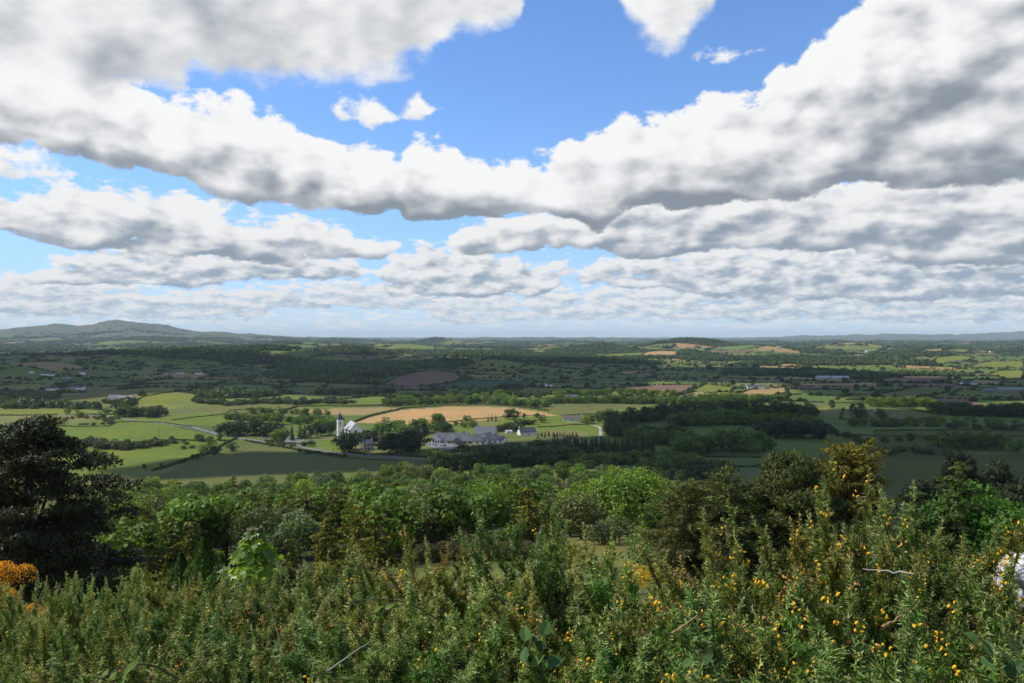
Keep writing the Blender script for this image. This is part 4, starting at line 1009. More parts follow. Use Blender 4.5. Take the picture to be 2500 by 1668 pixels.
# ------------------------------------------------------------------ the large dark trees that frame the view
def pine(seed, h, rx, nl, nq, base, lean=0.0, leaf=0.42, flat_=0.42, asym=None, bough=14, r0=0.45, fork2=True):
    rng = np.random.default_rng(seed)
    lo = []; ra = []
    for i in range(nl):
        s = (i + rng.random()) / nl
        z = h * (base + (0.98 - base) * s)
        prof = math.sin(math.pi * min(1, 0.22 + 0.78 * (1 - s) ** 0.9)) ** 0.7
        R_ = rx * max(0.16, prof if s < 0.55 else (1 - s) / 0.45 * 0.85 + 0.12)
        a = rng.uniform(0, 6.283); q = rng.uniform(0.25, 1.0) ** 0.6
        x, y = math.cos(a) * R_ * q, math.sin(a) * R_ * q
        if asym: x += asym * (1 - s) * rng.random()
        lo.append((x + lean * s, y, z + rng.normal() * 0.2)); w = rx * rng.uniform(0.16, 0.30)
        ra.append((w, w, w * flat_))
    lo = np.array(lo); ra = np.array(ra)
    cr = Bag(); leafy(cr, rng, lo, ra, nq, leaf, 0.28, 0.5, 0.6, lambda d, k: d + np.array([0, 0, 0.5]))
    tr = Bag()
    tips = lo[rng.choice(nl, bough, replace=False)]
    limbs(tr, h * 0.9, r0, tips, rng, 0.12, 0.06, 10)
    if fork2:
        for sgn in (-1, 1):
            q = np.linspace(0, 1, 7)[:, None]
            p0 = np.array([0, 0, 0.8]); p2 = np.array([sgn * rx * 0.35, 0.3, h * 0.72]); p1 = np.array([sgn * rx * 0.28, 0, h * 0.25])
            tr.add(*tube((1 - q) ** 2 * p0 + 2 * q * (1 - q) * p1 + q * q * p2, np.linspace(r0 * 0.8, r0 * 0.2, 7), 9))
        for (dx, z0, z1) in ((0.85, 0.14, 0.24), (-0.8, 0.12, 0.2), (0.6, 0.2, 0.36), (-0.5, 0.25, 0.4)):
            q = np.linspace(0, 1, 7)[:, None]
            p0 = np.array([0, 0, h * z0]); p2 = np.array([dx * rx, rng.normal() * 0.6, h * z1 + 0.2]); p1 = np.array([dx * rx * 0.5, 0, h * z0 + 0.1])
            tr.add(*tube((1 - q) ** 2 * p0 + 2 * q * (1 - q) * p1 + q * q * p2, np.linspace(r0 * 0.42, r0 * 0.1, 7), 7))
    return tr, cr
def one(name, cat, mat, bark, f, x, y, s, rz, label, z=None):
    return Kind(name, cat, mat, bark, [f]).place(0, x, y, s, rz, label, None, z)
one('pine_tree', 'tree', DK, BARKD, V(pine, 1, 16.6, 6.9, 125, 46000, 0.27, asym=2.6, flat_=0.30, r0=0.55), xof(72, 60), 60, 1.0, 0.0, 'huge dark pine with low spreading limbs at the left edge')
one('pine_tree', 'tree', DK, BARKD, V(pine, 2, 11.5, 4.8, 75, 22000, 0.06, asym=0, flat_=0.32), xof(205, 72), 72, 1.0, 0.5, 'lower dark conifer filling in right of the huge pine')

# golden cypress and its dark neighbours
def cypress(seed, h, rx, tiers, per, nq, leaf, droop=0.05, topw=0.3, upturn=0.25):
    rng = np.random.default_rng(seed)
    tr = Bag(); cr = Bag(); lo = []; ra = []; tips = []; ax = []
    for i in range(tiers):
        s = i / (tiers - 1); z = h * (0.03 + 0.95 * s)
        R_ = rng.uniform(0.85, 1.12) * rx * (topw + (1 - topw) * (1 - s) ** 0.8)
        for j in range(max(5, int(per * 1.7 * (1 - 0.4 * s)))):
            a = rng.uniform(0, 6.283); L = R_ * rng.uniform(0.55, 1.12); z = h * (0.03 + 0.95 * s) + rng.normal() * 0.035 * h * (1 - 0.6 * s); rise = upturn * rng.uniform(0.3, 1.4) * L
            for q in (0.3, 0.5, 0.7, 0.88, 1.0):
                zj = z
                lo.append((math.cos(a) * L * q, math.sin(a) * L * q, zj - droop * L * q + rise * q * q)); w = max(0.24 * L * (1.25 - 0.7 * q), 0.22)
                ra.append((w, w, w * 0.42 + 0.06)); ax.append((math.cos(a), math.sin(a), 0.55 * rise / L + 0.15))
            tips.append(np.array(lo[-1]))
    lo = np.array(lo); ra = np.array(ra); ax = np.array(ax)
    leafy(cr, rng, lo, ra, nq, leaf, 0.26, 0.3, 0.5, lambda d, k: unit(ax[k] + d * 0.5))
    limbs(tr, h * 0.96, 0.22, tips[::6], rng, 0.05, 0.02, 9)
    return tr, cr
one('cypress_tree', 'tree', GOLD, BARKD, V(cypress, 11, 15.4, 4.7, 28, 9, 80000, 0.44, topw=0.50, upturn=0.35), xof(2072, 70), 70, (1.0, 1.0), 0.3, 'tall golden brown cypress with ragged tiered boughs')
OLC = leaf_mat('dark_olive_needles', (0.058, 0.074, 0.018), 0.2)
one('cypress_tree', 'tree', OLC, BARKD, V(pine, 21, 13.4, 5.4, 105, 38000, 0.05, leaf=0.42, flat_=0.6, fork2=False, bough=30, r0=0.4), xof(1930, 68), 68, 1.0, 0.9, 'broad dark olive cypress with bare twisting limbs left of the golden one')
one('cypress_tree', 'tree', OLC, BARKD, V(cypress, 23, 10.6, 6.2, 14, 9, 50000, 0.40, topw=0.35, upturn=0.1), xof(1775, 66), 66, 1.0, 0.2, 'wide low cypress with flat layered boughs')
OLC2 = leaf_mat('bronze_needles', (0.090, 0.088, 0.020), 0.2)
one('cypress_tree', 'tree', OLC2, BARKD, V(cypress, 24, 8.4, 5.0, 12, 9, 38000, 0.36, topw=0.4, upturn=0.08), xof(1690, 62), 62, 1.0, 1.2, 'leftmost bronze cypress with boughs sweeping down to the rough grass')
one('cypress_tree', 'tree', DK, BARKD, V(cypress, 25, 8.0, 3.8, 10, 8, 24000, 0.42, topw=0.5), xof(2125, 78), 78, 1.0, 1.0, 'dark shaded conifer behind the golden cypress')
one('cypress_tree', 'tree', OLC, BARKD, V(pine, 26, 11.2, 5.2, 95, 30000, 0.03, leaf=0.42, flat_=0.6, fork2=False, bough=20, r0=0.3), xof(1850, 71), 71, 1.0, 0.4, 'dark olive cypress filling the gap left of the twisting one')
one('cypress_tree', 'tree', OLC, BARKD, V(pine, 27, 11.5, 3.8, 70, 20000, 0.03, leaf=0.42, flat_=0.6, fork2=False, bough=20, r0=0.3), xof(2005, 74), 74, 1.0, 2.4, 'dark olive cypress wedged against the golden one')
# dark conifers at the right edge
for i, (u, y, h, w, lab) in enumerate(((2245, 150, 15, 6.0, 'dark flat topped pine at the left of the far right group'), (2350, 150, 20.5, 6.4, 'tallest black green pine of the far right group'), (2440, 160, 20, 6.5, 'black green pine rising at the right edge'),
                                   (2300, 165, 17, 6, 'black green pine between the two tallest at right'), (2520, 150, 18, 6.5, 'black pine cut by the right edge'), (2470, 120, 13, 5.0, 'lower dark pine in front at the right edge'))):
    one('pine_tree', 'tree', DK, BARKD, V(pine, 40 + i, 16, 5.8, 60, 11000, 0.04, leaf=0.8, flat_=0.5, fork2=False, bough=18), xof(u, y), y, (w / 5.6, h / 16), i * 1.1, lab)
SPR = leaf_mat('spruce_needles', (0.080, 0.125, 0.034), 0.2)
one('spruce_tree', 'tree', SPR, BARKD, V(cypress, 31, 11.0, 4.3, 12, 9, 30000, 0.36, droop=0.1, topw=0.16, upturn=0.1), xof(2335, 56), 56, 1.0, 0.4, 'fresh green spruce behind the right hand gorse')
one('spruce_tree', 'tree', SPR, BARKD, V(cypress, 32, 9.2, 3.6, 10, 8, 16000, 0.36, droop=0.1, topw=0.2, upturn=0.1), xof(2240, 58), 58, 1.0, 0.7, 'smaller spruce left of the fresh green spruce')
YEL = leaf_mat('yellow_green_leaves', (0.115, 0.120, 0.026), 0.3)
one('cypress_tree', 'tree', YEL, BARK, V(cypress, 33, 6.6, 2.2, 10, 8, 11000, 0.34, topw=0.25), xof(2195, 62), 62, 1.0, 0.1, 'yellow green bushy conifer right of the golden cypress')
MAP = leaf_mat('maple_leaves', (0.105, 0.230, 0.026), 0.3)
one('maple_tree', 'tree', MAP, BARK, V(broadleaf, 91, 9.8, 4.4, 50, 14000, 0.32, 0.2, base=0.0), xof(2398, 57), 57, 1.0, 0.4, 'vivid green round maple at the right edge')
one('ash_tree', 'tree', OL, BARK, V(broadleaf, 93, 5.6, 2.2, 26, 2500, 0.28, 0.14, base=0.0), xof(2500, 50), 50, 1.0, 0.4, 'olive green shrubby tree cut by the right edge')
# emerald conifers by the sapling
def cone(seed, h, r, nq):
    rng = np.random.default_rng(seed); cr = Bag()
    s = rng.random(nq) ** 0.75; a = rng.uniform(0, 6.283, nq)
    R_ = r * np.sin(np.clip((1 - s) * 1.9, 0, math.pi / 2)) ** 0.9 * (0.85 + 0.18 * pnoise(a * 2.5, s * 4)) * rng.uniform(0.75, 1.0, nq) ** 0.5
    c = np.stack([np.cos(a) * R_, np.sin(a) * R_, s * h * (0.97 + 0.06 * np.sin(a * 3))], 1)
    nn = unit(np.stack([np.cos(a), np.sin(a), 0.35 + 0 * a], 1) + rng.normal(size=(nq, 3)) * 0.4)
    v, f = quads_at(c, nn, rng.uniform(0.12, 0.26, nq), rng, 0.35, np.stack([np.cos(a) * 0.4, np.sin(a) * 0.4, 1 + 0 * a], 1)); cr.add(v, f, rng.random(nq))
    tr = Bag(); tr.add(*tube([(0, 0, 0), (0, 0, h * 0.5), (0, 0, h * 0.95)], (0.07, 0.05, 0.01), 6))
    return tr, cr
one('conifer', 'tree', EMER, BARK, V(cone, 1, 4.0, 1.55, 6500), xof(495, 50), 50, 1.0, 0, 'plump emerald conifer with a pointed top left of the sapling')
one('conifer', 'tree', EMER, BARK, V(cone, 2, 3.4, 1.05, 3500), xof(440, 51), 51, 1.0, 0, 'slimmer emerald conifer left of the plump one')
one('conifer', 'tree', EMER, BARK, V(cone, 3, 2.9, 1.1, 3000), xof(540, 49), 49, 1.0, 0, 'small emerald conifer tucked right of the plump one')


# ------------------------------------------------------------------ materials of buildings and roads
WHITE = flat('white_render', (0.78, 0.77, 0.74), 0.8, 0.2, 0.06, 0.6)
CREAM = flat('grey_render', (0.42, 0.41, 0.39), 0.85, 0.2, 0.1, 0.8)
STONE = flat('rubble_stone', (0.20, 0.19, 0.175), 0.9, 0.1, 0.45, 2.2)
SLATE = flat('slate', (0.085, 0.090, 0.105), 0.55, 0.4, 0.25, 1.5)
SLATEL = flat('pale_slate', (0.36, 0.37, 0.39), 0.6, 0.4, 0.12, 1.2)
BROWNT = flat('brown_tiles', (0.13, 0.105, 0.095), 0.7, 0.3, 0.2, 1.5)
TIN = flat('sheet_roof', (0.42, 0.44, 0.45), 0.5, 0.4, 0.12, 0.8)
GREENT = flat('green_sheet_roof', (0.20, 0.24, 0.20), 0.6, 0.3, 0.12, 0.8)
GLASS = flat('window_glass', (0.02, 0.025, 0.03), 0.15, 0.6, 0.1, 1)
ASPH = flat('road_surface', (0.17, 0.165, 0.16), 0.9, 0.2, 0.2, 0.3)
GRAVEL = flat('gravel', (0.36, 0.33, 0.28), 0.95, 0.1, 0.25, 0.5)
POLE = flat('pole_wood', (0.09, 0.075, 0.06), 0.9, 0.1, 0.2, 3)
LEAD = flat('spire_slate', (0.060, 0.065, 0.085), 0.5, 0.4, 0.2, 2)
def box(x0, x1, y0, y1, z0, z1):
    v = np.array([(x, y, z) for z in (z0, z1) for (x, y) in ((x0, y0), (x1, y0), (x1, y1), (x0, y1))], float)
    return v, np.array([(3, 2, 1, 0), (4, 5, 6, 7), (0, 1, 5, 4), (1, 2, 6, 5), (2, 3, 7, 6), (3, 0, 4, 7)])
def gabled(L, W, e, r_):
    """walls with gable ends, ridge along x, footing sunk into the slope"""
    l, w = L / 2, W / 2; b = -1.5
    v = np.array([(-l, -w, b), (l, -w, b), (l, w, b), (-l, w, b), (-l, -w, e), (l, -w, e), (l, w, e), (-l, w, e), (-l, 0, r_), (l, 0, r_)], float)
    return v, [np.array([(0, 1, 5, 4), (2, 3, 7, 6)]), np.array([(1, 2, 6, 9, 5), (3, 0, 4, 8, 7)])]
def roof_slabs(L, W, e, r_, o=0.35, t=0.18):
    bag = Bag(); l, w = L / 2 + o, W / 2
    s = (r_ - e) / w; wo = w + o
    for sg in (-1, 1):
        a = [(-l, sg * wo, e - s * o + 0.03), (l, sg * wo, e - s * o + 0.03), (l, 0, r_ + 0.03), (-l, 0, r_ + 0.03)]
        v = np.array(a + [(x, y, z + t) for (x, y, z) in a], float)
        f = np.array([(3, 2, 1, 0), (4, 5, 6, 7), (0, 1, 5, 4), (1, 2, 6, 5), (2, 3, 7, 6), (3, 0, 4, 7)])
        bag.add(v, f if sg < 0 else f[:, ::-1])
    return bag
def window(par, x, y, z, w, h, face):
    """frame and pane on a wall facing -y, +y, -x or +x of the building"""
    bag = Bag(); pb = Bag(); d = 0.05
    if face in ('f', 'k'):
        s = -1 if face == 'f' else 1
        bag.add(*box(x - w / 2 - 0.08, x + w / 2 + 0.08, min(y, y + s * d), max(y, y + s * d), z - 0.08, z + h + 0.08))
        pb.add(*box(x - w / 2, x + w / 2, min(y + s * d, y + s * d * 1.6), max(y + s * d, y + s * d * 1.6), z, z + h))
    else:
        s = -1 if face == 'l' else 1
        bag.add(*box(min(x, x + s * d), max(x, x + s * d), y - w / 2 - 0.08, y + w / 2 + 0.08, z - 0.08, z + h + 0.08))
        pb.add(*box(min(x + s * d, x + s * d * 1.6), max(x + s * d, x + s * d * 1.6), y - w / 2, y + w / 2, z, z + h))
    o = bag.obj('window', WHITE, par)
    pb.obj('pane', GLASS, o)
def house(u, v, L, W, e, r_, rz, label, wall=WHITE, roof=SLATE, front=0, side=0, chim=0, name='house', cat='house', door=False, rows=1, group=None):
    x, y = at(u, v)
    t = thing(name, label, cat, (x, y, H(x, y)), math.radians(rz), group)
    vv, ff = gabled(L, W, e, r_)
    wl = mesh_obj('wall', vv, ff, wall, t)
    rf = roof_slabs(L, W, e, r_).obj('roof', roof, t)
    for i in range(chim):
        cx = (-L / 2 + 0.7) if i == 0 else (L / 2 - 0.7)
        b = Bag(); b.add(*box(cx - 0.4, cx + 0.4, -0.45, 0.45, r_ - 0.6, r_ + 1.2)); b.add(*box(cx - 0.15, cx + 0.15, -0.15, 0.15, r_ + 1.2, r_ + 1.55)); b.obj('chimney', wall, rf)
    for k in range(rows):
        z = 1.0 + k * 2.7
        for i in range(front):
            window(t, -L / 2 + (i + 0.5) * L / front, -W / 2, z, min(1.3, L / front * 0.45), 1.2, 'f')
        for i in range(side):
            window(t, -L / 2, -W / 2 + (i + 0.5) * W / side, z, 1.0, 1.2, 'l')
    if door:
        b = Bag(); b.add(*box(-0.5, 0.5, -W / 2 - 0.06, -W / 2, 0, 2.1)); b.obj('door', GLASS, t)
    return t

# ------------------------------------------------------------------ church
cx, cyy = xof(868, 805) - 5.0, 817.5
ch = thing('church', 'white church with a square tower and slate spire beyond the dark pines', 'church', (cx, cyy, H(cx, cyy) + 0.3), math.radians(-68))
# local x runs from the altar end to the end that faces the camera
v, f = gabled(27, 14, 9, 16.8); nv = mesh_obj('nave', v, f, WHITE, ch)
roof_slabs(27, 14, 9, 16.8, 0.15, 0.25).obj('roof', SLATEL, nv)
b = Bag()
for xx in (13.35, -13.35):
    for sg in (-1, 1):
        a = [(xx - 0.35, sg * 7.25, 8.7), (xx + 0.35, sg * 7.25, 8.7), (xx + 0.35, 0, 17.0), (xx - 0.35, 0, 17.0)]
        vv = np.array(a + [(p, q, z + 0.5) for (p, q, z) in a], float)
        b.add(vv, np.array([(3, 2, 1, 0), (4, 5, 6, 7), (0, 1, 5, 4), (1, 2, 6, 5), (2, 3, 7, 6), (3, 0, 4, 7)]))
b.obj('coping', WHITE, nv)
for i in range(4):
    for yy, fc in ((-7.0, 'f'),):
        window(ch, -9.5 + i * 6, yy, 3.2, 1.3, 3.6, fc)
window(ch, 13.5, 0, 4.5, 2.2, 5.0, 'r')
TX, TY = -3.6, -12.9                       # tower stands off the sunny side, joined by a low link
b = Bag(); b.add(*box(-6.2, -1.0, -10.1, -6.9, -1, 6)); b.obj('link', WHITE, ch)
b = Bag(); b.add(*box(TX - 2.8, TX + 2.8, TY - 2.8, TY + 2.8, -1.5, 19.2)); tw = b.obj('tower', WHITE, ch)
b = Bag()
for z in (12.2, 19.2): b.add(*box(TX - 2.98, TX + 2.98, TY - 2.98, TY + 2.98, z, z + 0.4))
b.obj('string_course', CREAM, tw)
sv = np.array([(TX - 2.9, TY - 2.9, 19.61), (TX + 2.9, TY - 2.9, 19.61), (TX + 2.9, TY + 2.9, 19.61), (TX - 2.9, TY + 2.9, 19.61),
               (TX - 1.6, TY - 1.6, 22.0), (TX + 1.6, TY - 1.6, 22.0), (TX + 1.6, TY + 1.6, 22.0), (TX - 1.6, TY + 1.6, 22.0), (TX, TY, 28.2)])
mesh_obj('spire', sv, [np.array([(0, 1, 5, 4), (1, 2, 6, 5), (2, 3, 7, 6), (3, 0, 4, 7), (3, 2, 1, 0)]), np.array([(4, 5, 8), (5, 6, 8), (6, 7, 8), (7, 4, 8)])], LEAD, ch)
def arch(par, x0, y0, z0, w, h, face):
    k = 8; a = np.linspace(0, math.pi, k)
    p = [(-w / 2, 0), (w / 2, 0)] + [(math.cos(t) * w / 2, h - w / 2 + math.sin(t) * w / 2) for t in a]
    n = len(p)
    if face == 'r': q = [(x0 + d, y0 + s, z0 + z) for d in (0, 0.06) for (s, z) in p]
    else: q = [(x0 + s, y0 - d, z0 + z) for d in (0, 0.06) for (s, z) in p]
    f = [np.arange(n, 2 * n)[None]]; i = np.arange(n); f.append(np.stack([i, (i + 1) % n, (i + 1) % n + n, i + n], 1))
    mesh_obj('window', np.array(q, float), f, GLASS, par)
arch(tw, TX + 2.8, TY, 14.2, 1.3, 3.4, 'r'); arch(tw, TX, TY - 2.8, 14.2, 1.3, 3.4, 'f')
arch(tw, TX, TY - 2.8, 5.0, 1.0, 3.0, 'f'); arch(tw, TX + 2.8, TY, 5.0, 0.9, 2.6, 'r')

# ------------------------------------------------------------------ houses near the church
sh = house(897, 1098, 9.5, 7.5, 5.6, 9.0, 28, 'small two storey stone house with a dormer gable under the dark pines', CREAM, SLATE, 3, 2, 2, rows=2, door=True)
v, f = gabled(3.0, 2.6, 7.2, 8.7)
v = np.stack([v[:, 1], -v[:, 0], v[:, 2]], 1); v[:, 1] -= 2.3; v[:, 2] = np.where(v[:, 2] < 0, 5.4, v[:, 2]); mesh_obj('dormer', v, f, CREAM, sh)

def wing(par, name, x, y, rz, L, W, e, r_, wall, roof, front=0, side=0, hip=False, sky=0):
    v, f = gabled(L, W, e, r_)
    o = mesh_obj(name, v, f, wall, par); o.location = (x, y, 0); o.rotation_euler = (0, 0, math.radians(rz))
    roof_slabs(L, W, e, r_, 0.5, 0.22).obj('roof', roof, o)
    for i in range(front): window_sub(o, -L / 2 + (i + 0.5) * L / front, -W / 2, 0.9, min(2.0, L / front * 0.6), 1.5, 'f')
    for i in range(side): window_sub(o, -L / 2, -W / 2 + (i + 0.5) * W / side, 0.8, min(1.6, W / side * 0.6), 1.8, 'l')
    s = (r_ - e) / (W / 2)
    for i in range(sky):
        xx = -L / 2 + (i + 0.7) * L / (sky + 0.4); yy = -W * 0.27; z = r_ + s * yy + 0.27
        q = np.array([(xx - 0.5, yy - 0.5, z - s * 0.5), (xx + 0.5, yy - 0.5, z - s * 0.5), (xx + 0.5, yy + 0.5, z + s * 0.5), (xx - 0.5, yy + 0.5, z + s * 0.5)])
        q = np.concatenate([q, q + np.array([0, 0, 0.08])])
        mesh_obj('skylight', q, np.array([(3, 2, 1, 0), (4, 5, 6, 7), (0, 1, 5, 4), (1, 2, 6, 5), (2, 3, 7, 6), (3, 0, 4, 7)]), TIN, o)
    return o
def window_sub(par, x, y, z, w, h, face):
    pb = Bag()
    if face == 'f': pb.add(*box(x - w / 2, x + w / 2, y - 0.07, y, z, z + h))
    else: pb.add(*box(x - 0.07, x, y - w / 2, y + w / 2, z, z + h))
    pb.obj('window', GLASS, par)
X0, Y0 = xof(1140, 775), 775.0
ct = thing('community_centre', 'rambling single storey centre with many dark grey pitched roofs and a tall hall', 'building', (X0, Y0, H(X0, Y0) + 0.2))
def lx(u, y): return xof(u, y) - X0
wing(ct, 'long_wing', lx(1105, 785), 12, -3, 34, 13, 3.4, 8.2, WHITE, SLATE, 7, 3, sky=1)
wing(ct, 'gabled_wing', lx(1066, 778), 3, 90 + 8, 14, 10, 3.4, 6.9, WHITE, SLATE, 3, 4)
wing(ct, 'rear_wing', lx(1130, 795), 22, 80, 12, 8, 4, 8.0, CREAM, SLATE)
wing(ct, 'hall', lx(1186, 796), 22, -14, 22, 18, 6.5, 13.4, CREAM, SLATE, 0, 0)
wing(ct, 'front_hall', lx(1190, 784), 8, 68, 18, 14, 4.5, 9.0, WHITE, SLATE, 0, 3, sky=1)
wing(ct, 'front_wing', lx(1125, 772), -4, -8, 26, 11, 3.2, 7.0, CREAM, SLATE, 5, 2)
wing(ct, 'stone_gable_wing', lx(1118, 764), -9, 78, 11, 9, 3.0, 6.4, STONE, SLATE, 0, 3)
wing(ct, 'right_front_wing', lx(1160, 767), -6, -10, 24, 11, 3.0, 6.8, WHITE, SLATE, 4, 0, sky=2)
wing(ct, 'far_right_wing', lx(1212, 776), 2, -12, 16, 12, 3.2, 6.2, WHITE, SLATE, 3, 0)

house(1286, 1062, 19, 8.5, 3.2, 8.0, 24, 'white cottage with a bright left gable and dark grey roof', WHITE, SLATE, 4, 1, 1, door=True)
house(1242, 1058, 7, 4.5, 2.4, 3.4, 10, 'small pale roofed outbuilding left of the white cottage', WHITE, TIN, 1, name='shed', cat='shed')
house(1398, 1027, 24, 9, 3.0, 6.6, -2, 'long low bungalow with a brown tiled roof', WHITE, BROWNT, 6, 1, 2, name='bungalow', cat='bungalow', door=True)
house(1532, 1031, 19, 8.5, 3.4, 7.4, 20, 'white farmhouse with dark roof at the edge of the dark wood', WHITE, SLATE, 4, 2, 2, door=True)
house(1525, 1019, 14, 8, 3.6, 5.2, 5, 'white roofed farm shed behind the farmhouse', CREAM, TIN, 0, 0, name='shed', cat='shed')
house(1548, 1022, 12, 8, 3.6, 5.2, -5, 'pale farm shed right behind the farmhouse', CREAM, TIN, 0, 0, name='shed', cat='shed')
house(1478, 1020, 8, 5, 2.6, 4.2, 10, 'small light roofed shed between bungalow and farmhouse', CREAM, TIN, 0, 0, name='shed', cat='shed')
for (u, v, L, e, r_, rz, lab, wl, rf) in (
    (281, 975, 19, 3.6, 7.2, 8, 'left white house of the pair below the bright hill field', WHITE, SLATE), (309, 976, 24, 3.2, 6.6, -4, 'longer right house of the pair below the bright hill field', CREAM, SLATE),
    (1340, 944, 14, 4.5, 8, 15, 'lone white house before the dark wood beyond the wheat field', WHITE, SLATE), (1395, 973, 22, 3.5, 6.5, 0, 'grey roofed bungalow in the belt above the wheat field', CREAM, SLATE),
    (1835, 950, 22, 5, 9, 5, 'left white house of the pair beyond the yellow hill field', WHITE, SLATE), (1858, 950, 16, 5, 8.5, -10, 'right white house of the pair beyond the yellow hill field', WHITE, SLATE),
    (2466, 958, 48, 5, 9, -6, 'large barn with a green grey roof at the right edge', STONE, GREENT), (2420, 957, 28, 3.5, 6, -6, 'lower barn left of the large green roofed barn', STONE, GREENT),
    (2356, 941, 16, 4.5, 8, 12, 'white farmhouse left of the green roofed barns', WHITE, SLATE), (2378, 944, 14, 4, 7, -12, 'grey farm building beside the white farmhouse at right', CREAM, TIN),
    (2010, 925, 34, 5, 8, 4, 'left pale roofed shed of the row before the lake', CREAM, TIN), (2050, 926, 44, 5, 8.5, 4, 'large glassy roofed shed of the row before the lake', CREAM, TIN)):
    house(u, v, L, min(11 if L < 30 else 18, L * 0.6), e, r_, rz, lab, wl, rf, 3 if L < 30 else 0, 1 if L < 30 else 0, 1 if L < 20 else 0)
SMALL = [(78, 913, 'among dark trees at far left'), (111, 916, 'in the shaded row at left'), (127, 917, 'in the shaded row at left'), (161, 926, 'below the shaded row at left'), (201, 915, 'at the right end of the shaded row at left'),
         (126, 953, 'by itself under trees at far left'), (182, 950, 'long and low in the dark trees at left'), (196, 951, 'beside the long low one at left'), (45, 985, 'at the left edge by the lane'),
         (402, 914, 'in dark trees under the left ridge'), (440, 913, 'in dark trees under the left ridge'), (485, 914, 'in dark trees under the left ridge'), (583, 960, 'in the left cluster by the scrub'), (602, 961, 'in the left cluster by the scrub'), (626, 961, 'in the left cluster by the scrub'),
         (888, 912, 'above the brown field'), (906, 911, 'above the brown field'), (958, 908, 'close behind the brown field'), (1062, 894, 'in the wood above the brown field'),
         (1183, 864, 'in the far village at the centre'), (1195, 866, 'in the far village at the centre'), (1207, 864, 'in the far village at the centre'), (1218, 866, 'in the far village at the centre'),
         (1410, 845, 'large and white far off at the centre'), (1900, 850, 'far off on the right'), (2010, 857, 'white group far off on the right'), (2030, 859, 'white group far off on the right'), (2086, 865, 'long and white far off on the right'), (2118, 860, 'far off on the right'),
         (2178, 862, 'tall and white far off on the right'), (2183, 877, 'above the small tan field on the right'), (2222, 859, 'on the far hill at right'), (2260, 862, 'on the far hill at right'), (2290, 862, 'on the far hill at right'), (2340, 886, 'below the green hill at right'), (2420, 861, 'far off near the right edge')]
for i, (u, v, where) in enumerate(SMALL):
    y = at(u, v)[1]
    k = 1.0 if y < 3000 else 1.5
    lab = 'tiny pale house ' + where
    grp = 'far houses ' + where if sum(1 for s in SMALL if s[2] == where) > 1 else None
    house(u, v, (13 + (i * 7) % 9) * k, 8 * k, 3.6 * k, 6.8 * k, (i * 37) % 50 - 25, lab, WHITE if i % 3 else CREAM, SLATE if i % 4 else TIN, 0, 0, 0, group=grp)

# ------------------------------------------------------------------ roads, walls, water
def strip(name, pts, w, mat, lift=0.22, kind='structure', sub=6):
    p = np.array([at(*q) for q in pts]); L = np.concatenate([[0], np.cumsum(np.hypot(*np.diff(p, axis=0).T))])
    s = np.linspace(0, L[-1], int(L[-1] / sub) + 2)
    x = np.interp(s, L, p[:, 0]); y = np.interp(s, L, p[:, 1])
    ker = np.ones(5) / 5
    x[2:-2] = np.convolve(x, ker, 'valid'); y[2:-2] = np.convolve(y, ker, 'valid')
    t = np.stack([np.gradient(x), np.gradient(y)], 1); t = unit(t); nx, ny = -t[:, 1], t[:, 0]
    ww = w * (1 + 0.08 * pnoise(s / 9, s * 0))
    rows = []
    for k in (-0.5, 0, 0.5):
        xx, yy = x + nx * ww * k, y + ny * ww * k
        rows.append(np.stack([xx, yy, height(xx, yy) + lift], 1))
    v = np.concatenate(rows); n = len(s); i = np.arange(n - 1)
    f = np.concatenate([np.stack([i, i + 1, i + 1 + n, i + n], 1), np.stack([i + n, i + 1 + n, i + 1 + 2 * n, i + 2 * n], 1)])[:, ::-1]
    return tag(mesh_obj(name, v, f, mat, smooth=True), kind=kind)
strip('road', [(140, 1014), (255, 1015), (320, 1027), (400, 1034), (473, 1044), (527, 1060), (564, 1067), (596, 1073), (673, 1081), (709, 1086), (782, 1101), (850, 1110), (975, 1119), (1100, 1126)], 6.0, ASPH)
strip('lane', [(1466, 1065), (1468, 1050), (1462, 1042), (1440, 1036), (1400, 1033), (1385, 1030)], 4.0, GRAVEL)
strip('driveway', [(709, 1085), (735, 1079), (770, 1076), (815, 1073)], 4.0, ASPH)
def patch(name, pts, mat, lift=0.2, n=14):
    p = np.array([at(*q) for q in pts]); c = p.mean(0)
    v = [c]; f = []
    ring = np.concatenate([a + (b_ - a) * t for a, b_ in zip(p, np.roll(p, -1, 0)) for t in np.linspace(0, 1, 6)[:-1, None, None]]).reshape(-1, 2)
    k = len(ring); rings = [c + (ring - c) * q for q in (0.33, 0.66, 1.0)]
    v = np.concatenate([c[None]] + rings); i = np.arange(k)
    tri = np.stack([np.zeros(k, int), 1 + i, 1 + (i + 1) % k], 1)
    q = np.concatenate([np.stack([1 + r_ * k + i, 1 + (r_ + 1) * k + i, 1 + (r_ + 1) * k + (i + 1) % k, 1 + r_ * k + (i + 1) % k], 1) for r_ in (0, 1)])
    z = height(v[:, 0], v[:, 1]) + lift
    return tag(mesh_obj(name, np.concatenate([v, z[:, None]], 1), [tri, q], mat, smooth=True), kind='structure')
patch('car_park', [(640, 1071), (700, 1066), (745, 1070), (740, 1080), (700, 1082)], ASPH)
patch('car_park', [(1035, 1085), (1060, 1080), (1110, 1086), (1125, 1096), (1110, 1103), (1050, 1093)], ASPH)
b = Bag()
p = np.array([at(*q) for q in ((1000, 1121), (1050, 1124), (1100, 1128))]); t = np.linspace(0, 1, 40)
wx = np.interp(t, [0, .5, 1], p[:, 0]); wy = np.interp(t, [0, .5, 1], p[:, 1]) - 4.0; wz = height(wx, wy)
r = np.random.default_rng(3); top = wz + 1.25 + r.normal(size=40) * 0.08
